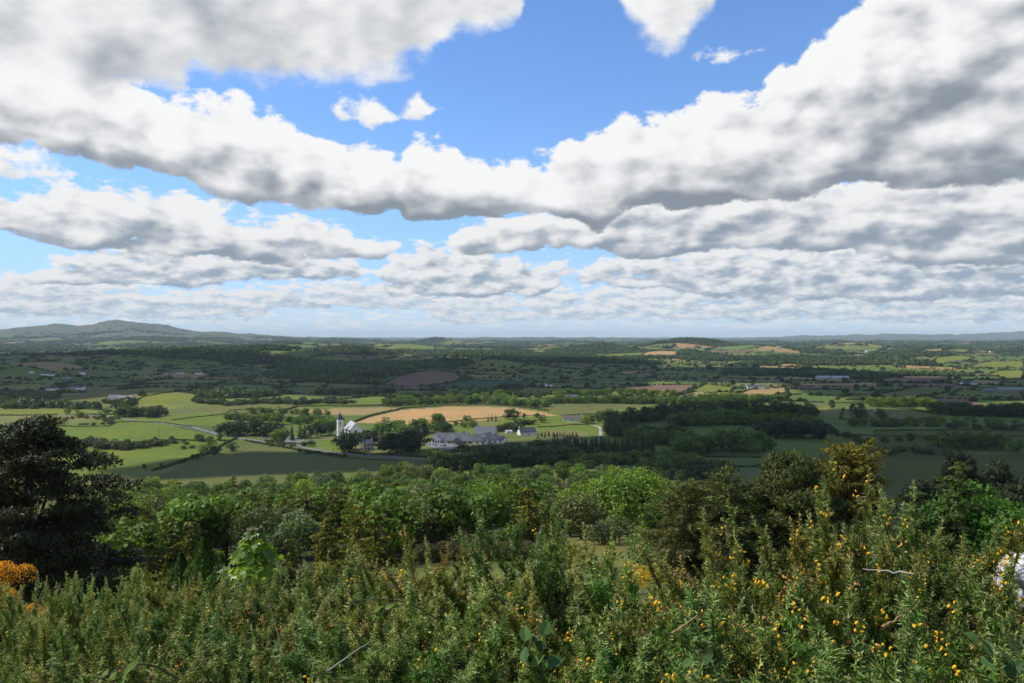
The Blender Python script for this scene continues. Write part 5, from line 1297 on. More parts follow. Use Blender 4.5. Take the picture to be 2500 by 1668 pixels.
v = np.concatenate([np.stack([wx, wy - 0.3, wz - 0.5], 1), np.stack([wx, wy - 0.25, top], 1), np.stack([wx, wy + 0.25, top], 1), np.stack([wx, wy + 0.3, wz - 0.5], 1)])
i = np.arange(39); f = np.concatenate([np.stack([i + a * 40, i + 1 + a * 40, i + 1 + (a + 1) * 40, i + (a + 1) * 40], 1) for a in range(3)])
tag(mesh_obj('stone_wall', v, f, STONE), 'grey dry stone wall along the road right of the stone house', 'wall')
wm, nt, bb = material('lake_water', 0.08, 0.5); bb.inputs['Base Color'].default_value = (0.06, 0.08, 0.09, 1)
nz = nt.nodes.new('ShaderNodeNewGeometry'); bp = nt.nodes.new('ShaderNodeBump'); bp.inputs['Strength'].default_value = 0.15
nt.links.new(xnoise(nz.outputs['Position'], 0.4, 3).v, bp.inputs['Height']); nt.links.new(bp.outputs[0], bb.inputs['Normal'])
a = np.linspace(0, 6.283, 60, endpoint=False)
for (u, y, ra, rb) in ((2236, 2470, 62, 48), (2245, 2330, 36, 26), (2150, 2330, 40, 20)):
    rr_ = 1 + 0.18 * pnoise(np.cos(a) * 1.3 + u, np.sin(a) * 1.3)
    lvl = LAKE_Z
    v = np.stack([xof(u, y) + np.cos(a) * ra * rr_, y + np.sin(a) * rb * rr_, np.full(60, lvl)], 1)
    tag(mesh_obj('lake', v, [np.arange(60)[None]], wm), kind='structure')

# ------------------------------------------------------------------ poles, cars, sheep
def make_pole():
    t = thing('utility_pole', '', 'pole')
    b = Bag(); b.add(*tube([(0, 0, -0.5), (0, 0, 4), (0, 0, 9.5)], (0.15, 0.13, 0.10), 8)); b.obj('pole', POLE, t)
    b = Bag(); b.add(*box(-0.9, 0.9, -0.06, 0.06, 8.9, 9.05)); b.obj('crossarm', POLE, t)
    return t
pp = None
for (u, v, lab) in ((171, 1016, 'wooden pole by the yellow strip field at left'), (395, 1027, 'wooden pole between the bright left fields'), (317, 1070, 'wooden pole standing in the left meadow above the thicket'), (388, 1068, 'wooden pole right of the thicket in the left meadow'),
                    (576, 1092, 'wooden pole by the hedge corner near the road'), (737, 1090, 'wooden pole on the road in front of the car park'), (814, 1104, 'wooden pole on the road below the church'), (1278, 1064, 'dark pole in front of the white cottage'),
                    (1217, 1038, 'pole below the wheat field')):
    x, y = at(u, v); loc = (x, y, H(x, y))
    if pp is None: pp = make_pole(); pp.location = loc; pp['label'] = lab; pp['group'] = 'utility poles'
    else: dup(pp, loc, 0.3 * (u % 5), lab, 'utility poles')
TYRE = flat('tyre', (0.02, 0.02, 0.02), 0.9, 0.1)
def make_car(colname, c):
    t = thing('parked_car', '', 'car')
    paint = flat(colname + '_car_paint', c, 0.3, 0.5, 0.03)
    prof = [(-2.1, 0.35), (-2.15, 0.75), (-1.3, 0.9), (1.2, 0.95), (2.0, 0.85), (2.1, 0.4)]
    def ext(p, w):
        n = len(p); v = np.array([(x, y, z) for y in (-w, w) for (x, z) in p], float); i = np.arange(n)
        return v, [np.stack([i, (i + 1) % n, (i + 1) % n + n, i + n], 1), np.array([list(range(n))[::-1], list(range(n, 2 * n))])]
    v, f = ext(prof, 0.86); mesh_obj('body', v, f, paint, t)
    v, f = ext([(-1.5, 0.9), (-0.7, 1.42), (0.9, 1.45), (1.6, 0.95)], 0.74); mesh_obj('cabin', v, f, GLASS, t)
    v, f = ext([(-0.65, 1.44), (-0.5, 1.5), (0.75, 1.52), (0.9, 1.46)], 0.72); mesh_obj('roof', v, f, paint, t)
    for (x, y) in ((-1.3, -0.86), (1.3, -0.86), (-1.3, 0.86), (1.3, 0.86)):
        b = Bag(); b.add(*tube([(x, y - 0.1, 0.33), (x, y, 0.33), (x, y + 0.1, 0.33)], (0.33, 0.33, 0.33), 12)); b.obj('wheel', TYRE, t)
    return t
protos = {}
for (u, v, c, rz, lab) in ((706, 1074, 'white', 20, 'white car, left of the pair in front of the church lawn'), (716, 1077, 'dark', 15, 'dark car nearest the road in front of the church lawn'), (726, 1073, 'dark', 25, 'dark car behind the white one by the church lawn'), (735, 1071, 'white', 20, 'white car at the right end of the church car park'),
                           (567, 1064, 'white', 70, 'white car on the road left of the church trees'), (650, 1072, 'silver', 10, 'silver car half hidden by trees at the left of the car park'), (665, 1074, 'silver', 10, 'silver car under the trees of the church car park'),
                           (1048, 1087, 'silver', 60, 'silver car at the left end of the centre car park'), (1056, 1087, 'white', 60, 'white car second from the left at the centre'), (1064, 1089, 'silver', 60, 'silver car in the middle of the row at the centre'), (1074, 1090, 'white', 60, 'white car in the middle of the row at the centre'),
                           (1085, 1090, 'dark', 60, 'dark car right of the row at the centre'), (1107, 1087, 'white', 20, 'white car close to the stone gable of the centre'), (1100, 1097, 'white', 80, 'white car at the near corner of the centre car park'), (1113, 1097, 'silver', 80, 'silver car at the near corner of the centre car park'),
                           (1187, 1103, 'white', 5, 'large white car among trees in front of the centre'), (1176, 1103, 'silver', 5, 'silver car among trees in front of the centre'), (1430, 1031, 'white', 0, 'white car beside the bungalow')):
    x, y = at(u, v); loc = (x, y, H(x, y) + 0.22)
    if c not in protos:
        o = make_car(c, {'white': (0.8, 0.8, 0.8), 'silver': (0.42, 0.44, 0.46), 'dark': (0.03, 0.035, 0.045)}[c]); protos[c] = o
        o.location = loc; o.rotation_euler = (0, 0, math.radians(rz)); o['label'] = lab; o['group'] = 'parked cars'
    else: dup(protos[c], loc, math.radians(rz), lab, 'parked cars')
WOOL = flat('wool', (0.68, 0.65, 0.58), 0.95, 0.1, 0.1, 6)
def sheep_mesh():
    b = Bag()
    s = np.linspace(0, 1, 9)
    b.add(*tube(np.stack([-0.55 + 1.15 * s, s * 0, 0.62 + 0.03 * np.sin(s * 6)], 1), np.array([0.08, 0.26, 0.31, 0.32, 0.31, 0.31, 0.29, 0.22, 0.10]), 10))
    b.add(*tube([(0.5, 0, 0.72), (0.68, 0, 0.86), (0.80, 0, 0.88), (0.95, 0, 0.78)], (0.15, 0.11, 0.10, 0.05), 8))
    for sg in (-1, 1): b.add(*tube([(0.76, sg * 0.06, 0.9), (0.74, sg * 0.17, 0.9), (0.73, sg * 0.22, 0.87)], (0.03, 0.035, 0.01), 5))
    for (x, y) in ((-0.35, -0.14), (-0.35, 0.14), (0.36, -0.13), (0.36, 0.13)):
        k = -0.05 if x < 0 else 0.02
        b.add(*tube([(x, y, 0.55), (x + k, y, 0.3), (x + k * 0.3, y, 0.12), (x + 0.02, y, 0.0)], (0.11, 0.05, 0.035, 0.04), 6))
    return b
sp = None; r = np.random.default_rng(8)
SHEEP = [('sheep field on the right', 'right field sheep', (2075, 2215, 1001, 1016), 17), ('bright field left of the road', 'left field sheep', (430, 520, 1008, 1014), 9)]
for (where, grp, (u0, u1, v0, v1), n) in SHEEP:
    for i in range(n):
        x, y = at(r.uniform(u0, u1), r.uniform(v0, v1)); lab = 'white sheep grazing in the ' + where
        if sp is None: sp = sheep_mesh().obj('sheep', WOOL, None, True); o = sp
        else: o = sp.copy(); COL.objects.link(o)
        o.location = (x, y, H(x, y) + 0.05); o.rotation_euler = (0, 0, r.uniform(0, 6.28)); o.scale = (1.15,) * 3
        tag(o, lab, 'sheep', grp)

# ------------------------------------------------------------------ gorse in front
def gorse_mat(name, dark, mid, pale, trans=0.15):
    m = bpy.data.materials.new(name); m.use_nodes = True
    nt = m.node_tree; X.nt = nt; b = nt.nodes['Principled BSDF']; out = nt.nodes['Material Output']
    b.inputs['Roughness'].default_value = 0.5; b.inputs['Specular IOR Level'].default_value = 0.15
    a = nt.nodes.new('ShaderNodeAttribute'); a.attribute_name = 'tint'
    t = X(a.outputs['Fac'])
    c = xmixc(xsmooth(t, 0.0, 0.45), dark, mid)
    c = xmixc(xsmooth(t, 0.6, 1.0), c, pale)
    geo = nt.nodes.new('ShaderNodeNewGeometry')
    n = xnoise(geo.outputs['Position'], 2.2, 2, 0.5)
    c2 = nt.nodes.new('ShaderNodeMix'); c2.data_type = 'RGBA'; c2.blend_type = 'MULTIPLY'; c2.inputs[7].default_value = (1.35, 0.98, 0.8, 1)
    nt.links.new(xsmooth(n, 0.45, 0.7).v, c2.inputs[0]); nt.links.new(c, c2.inputs[6])
    oi = nt.nodes.new('ShaderNodeObjectInfo'); rnd = X(oi.outputs['Random'])
    hv = nt.nodes.new('ShaderNodeHueSaturation'); nt.links.new(c2.outputs[2], hv.inputs['Color'])
    nt.links.new((rnd * 0.07 + 0.465).v, hv.inputs['Hue']); nt.links.new((X.op('FRACT', rnd * 7.7) * 0.6 + 0.75).v, hv.inputs['Value'])
    nt.links.new(hv.outputs[0], b.inputs['Base Color'])
    tr = nt.nodes.new('ShaderNodeBsdfTranslucent'); nt.links.new(hv.outputs[0], tr.inputs[0])
    mx = nt.nodes.new('ShaderNodeMixShader'); mx.inputs[0].default_value = trans
    nt.links.new(b.outputs[0], mx.inputs[1]); nt.links.new(tr.outputs[0], mx.inputs[2]); nt.links.new(mx.outputs[0], out.inputs[0])
    return m
GORSE = gorse_mat('gorse_spines', (0.060, 0.046, 0.014), (0.120, 0.205, 0.032), (0.46, 0.50, 0.19), 0.2)
GSTEM = flat('gorse_stem', (0.075, 0.055, 0.035), 0.9, 0.1, 0.35, 20)
YFLOW = flat('yellow_flower', (0.80, 0.46, 0.015), 0.5, 0.3, 0.12, 30)
OFLOW = flat('fading_flower', (0.56, 0.27, 0.075), 0.6, 0.2, 0.2, 30)
BFLOW = flat('brown_flower', (0.26, 0.115, 0.045), 0.7, 0.2, 0.25, 30)

def sprig_set(rng, base, direc, length, tone, k=34, spine=0.026, w=0.0058):
    """all the spines of many short shoots at once: each shoot is a small bottle brush of narrow spines"""
    n = len(base)
    s = np.tile(((np.arange(k) + 0.5) / k)[None], (n, 1)) + rng.normal(size=(n, k)) * 0.01
    s = np.clip(s, 0.0, 1.0)
    u = unit(np.cross(direc, rand_dir(rng, n))); v = np.cross(direc, u)
    a = np.arange(k)[None] * 2.399963 + rng.uniform(0, 6.283, (n, 1)) + rng.normal(size=(n, k)) * 0.2
    rad = u[:, None] * np.cos(a)[..., None] + v[:, None] * np.sin(a)[..., None]
    bend = rng.normal(size=(n, 1, 3)) * 0.12
    p0 = base[:, None] + direc[:, None] * (s * length[:, None])[..., None] + bend * (s ** 2)[..., None] * length[:, None, None]
    taper = np.clip(1.15 - 0.75 * s ** 1.5, 0.3, 1.0)
    lean = 0.25 + 0.75 * s ** 2
    d = unit(rad + direc[:, None] * (lean * rng.uniform(0.7, 1.3, (n, k)))[..., None] + rng.normal(size=(n, k, 3)) * 0.18)
    L = spine * rng.uniform(0.7, 1.25, (n, k)) * taper
    side = unit(np.cross(d, rng.normal(size=(n, k, 3)))) * w * 0.5 * rng.uniform(0.8, 1.25, (n, k, 1))
    V_ = np.stack([p0 - side, p0 + side, p0 + d * L[..., None]], 2).reshape(-1, 3)
    t = np.clip(tone[:, None] + 0.30 * (s - 0.4) + rng.normal(size=(n, k)) * 0.10, 0, 1)
    T = np.stack([t * 0.8, t * 0.8, np.minimum(t + 0.15, 1)], 2).reshape(-1)
    return V_, np.arange(len(V_)).reshape(-1, 3), T
def flower_mesh(rng, n, fade):
    """a little spray of pea flowers and buds"""
    bag = Bag()
    for i in range(n):
        ax = unit(rng.normal(size=3) * np.array([1, 1, 0.7]) + np.array([0, 0, 0.5])); p = rng.normal(size=3) * np.array([0.018, 0.018, 0.024]); L = rng.uniform(0.013, 0.021)
        q = np.linspace(0, 1, 5)[:, None]
        bag.add(*tube(p + ax * L * q, L * np.array([0.12, 0.28, 0.30, 0.20, 0.04]), 6))
        if fade < 0.5:
            sd = unit(np.cross(ax, rand_dir(rng, 1)[0])); up = np.cross(sd, ax)
            c = p + ax * L * 0.55 + up * L * 0.30
            bag.add(np.array([c - sd * L * 0.38, c + up * L * 0.28 - sd * L * 0.2, c + up * L * 0.28 + sd * L * 0.2, c + sd * L * 0.38]), np.array([[0, 1, 2, 3]]))
    return bag
_r = np.random.default_rng(404)
def _fm(nm, m, n, f):
    v, fc, t = flower_mesh(_r, n, f).data(); o = mesh_obj(nm, v, fc, m, smooth=True); me = o.data; bpy.data.objects.remove(o); return me
FLOW = [_fm('flower', YFLOW, 3, 0.2) for _ in range(3)] + [_fm('flower', OFLOW, 6, 0.8) for _ in range(3)] + [_fm('flower', BFLOW, 7, 0.9) for _ in range(2)]

def gorse_proto(seed, h=1.3, rr_=0.72, plumes=86, spires=4, per=40):
    """meshes for stems and foliage, and the places where flowers sit"""
    rng = np.random.default_rng(seed)
    st = Bag(); B = []; D = []; L = []; T = []; spots = []; sdirs = []
    n = plumes + spires
    for j in range(n):
        tall = j >= plumes
        cd = rand_dir(rng, 1)[0]; cd[2] = abs(cd[2]) * 1.05 + (0.75 if tall else 0.02); cd = cd / np.linalg.norm(cd)
        root = cd * np.array([rr_, rr_, h * 0.72]) * rng.uniform(0.50, 0.72)
        ax = cd * (0.55 if tall else 1.0) + np.array([0, 0, 1.0 if tall else 0.30]) + rng.normal(size=3) * 0.26; ax /= np.linalg.norm(ax)
        Lp = rng.uniform(0.17, 0.28) if tall else rng.uniform(0.20, 0.36)
        root[2] = max(root[2], 0.12)
        curve = rng.normal(size=3) * 0.07
        m = int(per * (Lp / 0.34) * (0.8 if tall else 1.0))
        q = (np.arange(m) + rng.random(m)) / m
        pos = root + ax * (q * Lp)[:, None] + curve * (q ** 2)[:, None]
        rd = rand_dir(rng, m); rd = unit(rd - ax * (rd @ ax)[:, None])
        d = unit(rd * (1.25 - 0.65 * q)[:, None] + ax * (0.30 + 0.55 * q)[:, None] + np.array([0, 0, 0.12]) + rng.normal(size=(m, 3)) * 0.12)
        ln = (0.072 - 0.022 * q) * rng.uniform(0.6, 1.35, m) * (0.85 if tall else 1.0)
        B.append(pos); D.append(d); L.append(ln); T.append(np.clip(0.26 + 0.42 * q + rng.normal(size=m) * 0.09 + rng.normal() * 0.07, 0, 1))
        B.append((root + ax * Lp + curve)[None]); D.append(ax[None]); L.append(np.array([0.09])); T.append(np.array([0.75]))
        ok = q > 0.35
        spots.append((pos + d * (ln * 0.95)[:, None])[ok]); sdirs.append(np.full(ok.sum(), j))
        a0 = np.array([rng.normal() * 0.06, rng.normal() * 0.06, 0.0]); mid = a0 * 0.4 + root * 0.6 + rng.normal(size=3) * 0.05
        qq = np.linspace(0, 1, 5)[:, None]
        pth = np.concatenate([(1 - qq) ** 2 * a0 + 2 * qq * (1 - qq) * mid + qq * qq * root, root + ax * Lp * qq[1:] + curve * qq[1:] ** 2])
        st.add(*tube(pth, np.linspace(0.010, 0.002, len(pth)), 5))
    v1, f1, t1 = sprig_set(rng, np.concatenate(B), np.concatenate(D), np.concatenate(L), np.concatenate(T))
    # brown dead shoots inside
    m = 420; ib = rand_dir(rng, m) * np.array([rr_, rr_, h * 0.75]) * rng.uniform(0.15, 0.66, m)[:, None]; ib[:, 2] = np.abs(ib[:, 2])
    v2, f2, t2 = sprig_set(rng, ib, unit(ib + np.array([0, 0, 0.4]) + rng.normal(size=(m, 3)) * 0.5), rng.uniform(0.12, 0.25, m), np.full(m, 0.04), 30, 0.028)
    fol = (np.concatenate([v1, v2]), np.concatenate([f1, f2 + len(v1)]), np.concatenate([t1, t2]))
    return fol, st, (np.concatenate(spots), np.concatenate(sdirs))
class Gorse:
    def __init__(s, seed, **k):
        s.fol, s.st, s.spots = gorse_proto(seed, **k); s.seed = seed; s.mf = s.ms = None
    def place(s, x, y, rz, sc, label, group, nflow, mix, rng, z=None):
        t = thing('gorse_bush', label, 'gorse', (x, y, (H(x, y) if z is None else z) - 0.03), rz, group, (sc[0], sc[0], sc[1]))
        if s.mf is None:
            o = mesh_obj('foliage', s.fol[0], s.fol[1], GORSE, t, False, {'tint': s.fol[2]}); s.mf = o.data
            o = s.st.obj('stems', GSTEM, t, True); s.ms = o.data
        else:
            for nm, me in (('foliage', s.mf), ('stems', s.ms)):
                o = bpy.data.objects.new(nm, me); COL.objects.link(o); o.parent = t
        P, J = s.spots; nflow = min(100, int(nflow * (2.7 if mix[0] > mix[3] else 1.5)))
        # flowers sit in groups along some of the plumes
        c, sn = math.cos(rz), math.sin(rz)
        wy = P[:, 0] * sn + P[:, 1] * c
        ok = (wy < 0.30) & (P[:, 2] > 0.75)
        pl = np.unique(J[ok]); pl = rng.permutation(pl)[: max(2, nflow // 4)]
        for i in range(nflow):
            cand = np.nonzero(ok & (J == pl[i % len(pl)]))[0]
            j = int(cand[int(rng.integers(0, len(cand)))])
            me = FLOW[int(rng.choice(8, p=mix))]
            o = bpy.data.objects.new('flower', me); COL.objects.link(o); o.parent = t
            o.location = tuple(P[j] + rng.normal(size=3) * 0.008); o.rotation_euler = tuple(rng.uniform(-0.8, 0.8, 3))
            k = rng.uniform(0.85, 1.25) * (0.8 if y < 2.8 else 1.0) * (1.0 if me in FLOW[:3] else 0.72); o.scale = (k / sc[0], k / sc[0], k / sc[1])
        return t
GP = [Gorse(1, h=1.62, rr_=0.80), Gorse(2, h=1.50, rr_=0.88, spires=3), Gorse(3, h=1.75, rr_=0.76, spires=8), Gorse(4, h=1.40, rr_=0.95, spires=2), Gorse(5, h=1.58, rr_=0.84, spires=5)]
YM = np.array([6, 6, 6, 2.5, 2.5, 2, 0.5, 0.5]); OM = np.array([2, 2, 2, 2.5, 2.5, 2.5, 2, 2.0])
rng = np.random.default_rng(2024)
# photo column, distance, photo row of the top, prototype, flowers, yellow or fading, label
GB = [
    (1985, 3.7, 1205, 2, 44, YM, 'tallest gorse bush with yellow spires in front of the golden cypress'), (2165, 4.0, 1235, 4, 26, YM, 'gorse bush in front of the fresh green spruce'), (2330, 4.1, 1290, 0, 24, YM, 'gorse bush in front of the vivid green maple'),
    (1800, 3.5, 1325, 2, 44, YM, 'gorse bush with yellow flowers in front of the low cypress boughs'), (2460, 3.5, 1395, 1, 14, YM, 'gorse bush half hiding the pale boulder at right'), (1640, 3.8, 1395, 0, 26, YM, 'gorse bush between the rough patch and the flowery right bushes'),
    (2090, 3.0, 1410, 3, 30, YM, 'broad gorse bush around the bare white twig'), (1760, 2.75, 1480, 4, 34, YM, 'near gorse bush with upright dark stems and yellow flowers'), (2290, 2.7, 1510, 1, 16, YM, 'near green gorse bush below the bare white twig'),
    (2500, 2.5, 1560, 3, 8, OM, 'near gorse bush at the lower right corner'), (1560, 2.6, 1600, 3, 16, OM, 'low near gorse bush right of the dark hollow'), (2050, 2.3, 1620, 4, 18, OM, 'nearest gorse bush at the bottom right'), (1850, 2.2, 1640, 1, 20, OM, 'nearest gorse bush below the upright dark stems'),
    (2650, 3.7, 1400, 0, 12, YM, 'gorse bush cut by the right edge beside the pale boulder'), (2720, 2.8, 1560, 4, 8, YM, 'gorse bush only just showing at the lower right edge'),
    (1300, 4.6, 1262, 2, 26, OM, 'slender gorse bush with the highest single spire in the middle'), (1045, 4.8, 1335, 2, 20, OM, 'gorse bush with a spire in front of the lawn'), (1190, 4.4, 1388, 0, 20, OM, 'gorse bush in front of the lawn hedge'), (1425, 4.5, 1320, 4, 20, OM, 'gorse bush with pinkish buds right of the highest spire'),
    (1500, 4.0, 1395, 1, 8, OM, 'smooth green gorse bush right of centre'), (1100, 3.7, 1475, 1, 18, OM, 'dark gorse bush left of the bramble'), (1310, 4.0, 1430, 3, 20, OM, 'gorse bush just above the bramble leaves'), 
    
    (880, 5.2, 1368, 2, 22, OM, 'gorse bush with brown tips at the left of the lawn'), (800, 5.6, 1370, 4, 20, OM, 'gorse bush with brown tips right of the sapling'), (960, 4.0, 1475, 3, 14, OM, 'gorse bush with bramble shoots left of centre'), (820, 4.0, 1500, 1, 14, OM, 'gorse bush below the sapling and to its right'),
    (690, 6.6, 1432, 0, 14, OM, 'gorse bush at the foot of the sapling'), (560, 7.4, 1436, 1, 12, OM, 'gorse bush below the emerald conifers'), (430, 8.2, 1432, 3, 10, OM, 'gorse bush on the far edge left of the emerald conifers'), (300, 8.6, 1432, 1, 8, OM, 'gorse bush on the far edge under the dark conifer'), (170, 9.2, 1438, 3, 6, OM, 'gorse bush on the far edge below the pine trunk'), (40, 9.4, 1450, 1, 6, OM, 'gorse bush on the far edge below the orange bush'), (-60, 8.6, 1440, 0, 4, OM, 'gorse bush at the far left edge'),
    (230, 6.6, 1440, 3, 14, OM, 'gorse bush in the second row at left with an orange spray'), (60, 6.4, 1465, 1, 6, OM, 'gorse bush in the second row at the left edge'), (400, 6.0, 1445, 0, 14, OM, 'gorse bush in the second row below the dark conifer'), (560, 5.4, 1450, 4, 14, OM, 'gorse bush in the second row below the emerald conifers'), (700, 5.0, 1455, 3, 14, OM, 'gorse bush in the second row below the sapling'),
    (120, 4.4, 1520, 4, 14, OM, 'gorse bush in the third row at left'), (330, 4.2, 1525, 3, 16, OM, 'gorse bush in the third row left of centre with yellow specks'), (520, 4.0, 1530, 1, 16, OM, 'gorse bush in the third row with a shadowed gap beside it'), (700, 3.6, 1545, 0, 16, OM, 'gorse bush in the third row by the thin grey stem'),
    (30, 3.3, 1590, 0, 18, OM, 'gorse bush with orange flowers at the lower left corner'), (260, 3.1, 1600, 1, 12, OM, 'near gorse bush at the bottom left'), (500, 3.0, 1600, 4, 18, OM, 'near gorse bush with brown flower heads at the bottom'), (760, 2.9, 1600, 3, 10, OM, 'near gorse bush at the bottom left of centre'), (920, 3.1, 1560, 0, 10, OM, 'near gorse bush with a leaning dry stalk'),
]
PH = [float(np.percentile(g.fol[0][:, 2], 99.75)) for g in GP]
for (u, y, vt_, k, nf, mix, lab) in GB:
    x = xof(u, y); need = zof(vt_, y) - H(x, y)
    s = need / PH[k]
    GP[k].place(x, y, rng.uniform(0, 6.28), (max(0.85, min(1.2, s * 1.05)), s), lab, 'gorse bushes of the foreground', nf, mix / mix.sum(), rng)

# ------------------------------------------------------------------ flowering bushes further off
ORANGE = leaf_mat('orange_flowers', (0.66, 0.30, 0.012), 0.2, 0.3, 0.1)
YELB = leaf_mat('yellow_flowers', (0.55, 0.36, 0.02), 0.2, 0.3, 0.1)
def flowering(u, y, h, rx, mat, lab, seed, nq=2600):
    rng = np.random.default_rng(seed)
    x = xof(u, y); t = thing('gorse_bush', lab, 'gorse', (x, y, H(x, y) - 0.05))
    lo, ra = crown_lobes(rng, h * 0.5, rx, h * 0.5, 26, rx * 0.30, 0.9)
    g = Bag(); leafy(g, rng, lo, ra * 0.93, nq // 2, 0.09, 0.35); g.obj('foliage', SCR, t)
    b = Bag(); leafy(b, rng, lo, ra, nq * 5, 0.034, 0.8, 0.7, 0.3); b.obj('blossom', mat, t)
    s = Bag(); limbs(s, h * 0.6, 0.05, lo[:7], rng, 0.05, 0.1, 5); s.obj('stems', GSTEM, t)
flowering(34, 15, 2.85, 0.78, ORANGE, 'rounded gorse bush covered in orange flowers at the left edge', 5)
flowering(1560, 42, 1.5, 0.9, YELB, 'small gorse bush in yellow flower right of the lawn', 6, 1500)
flowering(1460, 45, 1.3, 0.7, YELB, 'smaller yellow flowering gorse beside the lawn hedge', 7, 1000)
flowering(1610, 55, 1.6, 1.0, YELB, 'distant yellow gorse on the flowery rough patch', 8, 1200)

# ------------------------------------------------------------------ sapling, brambles, twigs, boulder
def leaf_shape(lobed):
    if lobed: p = [(0, -0.5), (0.22, -0.42), (0.5, -0.30), (0.34, -0.1), (0.52, 0.16), (0.24, 0.14), (0.0, 0.55), (-0.24, 0.14), (-0.52, 0.16), (-0.34, -0.1), (-0.5, -0.30), (-0.22, -0.42)]
    else: p = [(0, -0.5), (0.2, -0.4), (0.33, -0.15), (0.3, 0.12), (0.16, 0.36), (0, 0.55), (-0.16, 0.36), (-0.3, 0.12), (-0.33, -0.15), (-0.2, -0.4)]
    return np.array(p)
def add_leaf(bag, c, nrm, up, size, lobed, fold=0.18, t=0.5):
    nrm = unit(np.asarray(nrm, float)); y = unit(up - nrm * np.dot(up, nrm)); x = np.cross(y, nrm)
    p = leaf_shape(lobed)
    v = [c + y * 0.0 * size]
    for (a, b_) in p: v.append(c + x * a * size + y * b_ * size + nrm * (abs(a) * fold * size - 0.25 * max(b_, 0) ** 2 * size))
    n = len(p)
    bag.add(np.array(v), np.array([(0, i + 1, (i + 1) % n + 1) for i in range(n)]), np.full(n + 1, t))
SAPL = leaf_mat('sapling_leaves', (0.200, 0.310, 0.040), 0.48, 0.3, 0.3, 0.4, 0.4)
x, y = xof(622, 11.5), 11.5
t = thing('sycamore_sapling', 'leafy sycamore sapling with big pale green lobed leaves above the gorse', 'sapling', (x, y, H(x, y)))
rng = np.random.default_rng(12); b = Bag()
Hs = zof(1298, y) - H(x, y)
for i in range(210):
    s = rng.random() ** 0.8; a = rng.uniform(0, 6.283); R_ = 0.50 * math.sin(min(1, (1 - s) * 1.5 + 0.12) * 1.5) * rng.uniform(0.45, 1.05)
    c = np.array([math.cos(a) * R_, math.sin(a) * R_, Hs * 0.45 + s * Hs * 0.54])
    out = np.array([math.cos(a), math.sin(a), 0.0])
    add_leaf(b, c, out * rng.uniform(0.3, 1.0) + np.array([0, 0, 0.8]) + rng.normal(size=3) * 0.3, out + np.array([0, 0, -0.35]) + rng.normal(size=3) * 0.3, rng.uniform(0.12, 0.22), True, 0.15, rng.random())
b.obj('leaves', SAPL, t)
b = Bag(); b.add(*tube([(0, 0, 0), (0.02, 0, Hs * 0.5), (0, 0.01, Hs * 0.97)], (0.025, 0.018, 0.006), 7))
for i in range(12):
    a = rng.uniform(0, 6.28); z = rng.uniform(0.4, 0.85) * Hs; b.add(*tube([(0, 0, z), (math.cos(a) * 0.18, math.sin(a) * 0.18, z + 0.1), (math.cos(a) * 0.34, math.sin(a) * 0.34, z + 0.14)], (0.009, 0.006, 0.003), 5))
b.obj('stem', TWIG, t)
b = Bag()
for i in range(9): add_leaf(b, np.array([rng.normal() * 0.06, rng.normal() * 0.06, Hs * 1.0 + rng.normal() * 0.03]), np.array([0, -0.2, 1.0]) + rng.normal(size=3) * 0.4, rand_dir(rng, 1)[0], 0.09, True, 0.15, rng.random())
b.obj('young_leaves', flat('reddish_young_leaves', (0.34, 0.22, 0.15), 0.5, 0.3), t)

BRAM = leaf_mat('bramble_leaves', (0.060, 0.120, 0.032), 0.25, 0.3, 0.2, 0.55, 0.15)
BRAL = leaf_mat('young_bramble_leaves', (0.120, 0.190, 0.040), 0.4, 0.3, 0.2, 0.55, 0.15)
def bramble(u, v, y, pts, leaves, mat, lab, size):
    """arching stem through points given relative to the anchor, leaves facing up and towards the open"""
    x = xof(u, y); t = thing('bramble', lab, 'bramble', (x, y, zof(v, y)))
    p = np.array(pts, float); q = np.linspace(0, 1, 12); k = np.linspace(0, 1, len(p))
    c = np.stack([np.interp(q, k, p[:, i]) for i in range(3)], 1); c[1:-1] = (c[:-2] + c[1:-1] + c[2:]) / 3
    b = Bag(); b.add(*tube(c, np.linspace(0.0042, 0.0016, 12), 6)); b.obj('stem', TWIG, t)
    rng = np.random.default_rng(int(u))
    for (dx, dz, s) in leaves:
        b = Bag(); a = np.array([dx, rng.uniform(-0.05, 0.02), dz]); add_leaf(b, a * 0.85, np.array([rng.normal() * 0.35 - 0.3, -0.55, 0.7]), np.array([dx * 3 + rng.normal() * 0.2, -0.15, 0.35 + dz]), s * size * 0.8, False, 0.22, rng.random())
        b.obj('leaf', mat, t)
bramble(1302, 1625, 2.75, [(0, 0.25, -0.12), (-0.02, 0.1, 0.0), (0.0, 0.0, 0.08), (0.02, -0.02, 0.16)], [(-0.035, 0.135, 1), (0.05, 0.15, 1.1), (-0.035, 0.06, 1), (0.03, 0.085, 0.8), (0.015, 0.035, 0.95), (0.085, 0.02, 1.15), (0.0, 0.11, 0.7)], BRAM, 'dark green bramble leaves in the hollow at the bottom centre', 0.078)
bramble(2425, 1600, 2.35, [(0.1, 0.2, -0.15), (0.05, 0.1, -0.05), (0.0, 0, 0.02), (-0.06, -0.03, 0.06)], [(-0.06, 0.055, 0.8), (-0.02, 0.03, 1), (0.03, 0.0, 1.1), (0.055, -0.035, 1.2), (-0.015, -0.03, 0.9), (0.085, 0.02, 0.8)], BRAM, 'bramble leaves at the lower right corner', 0.072)
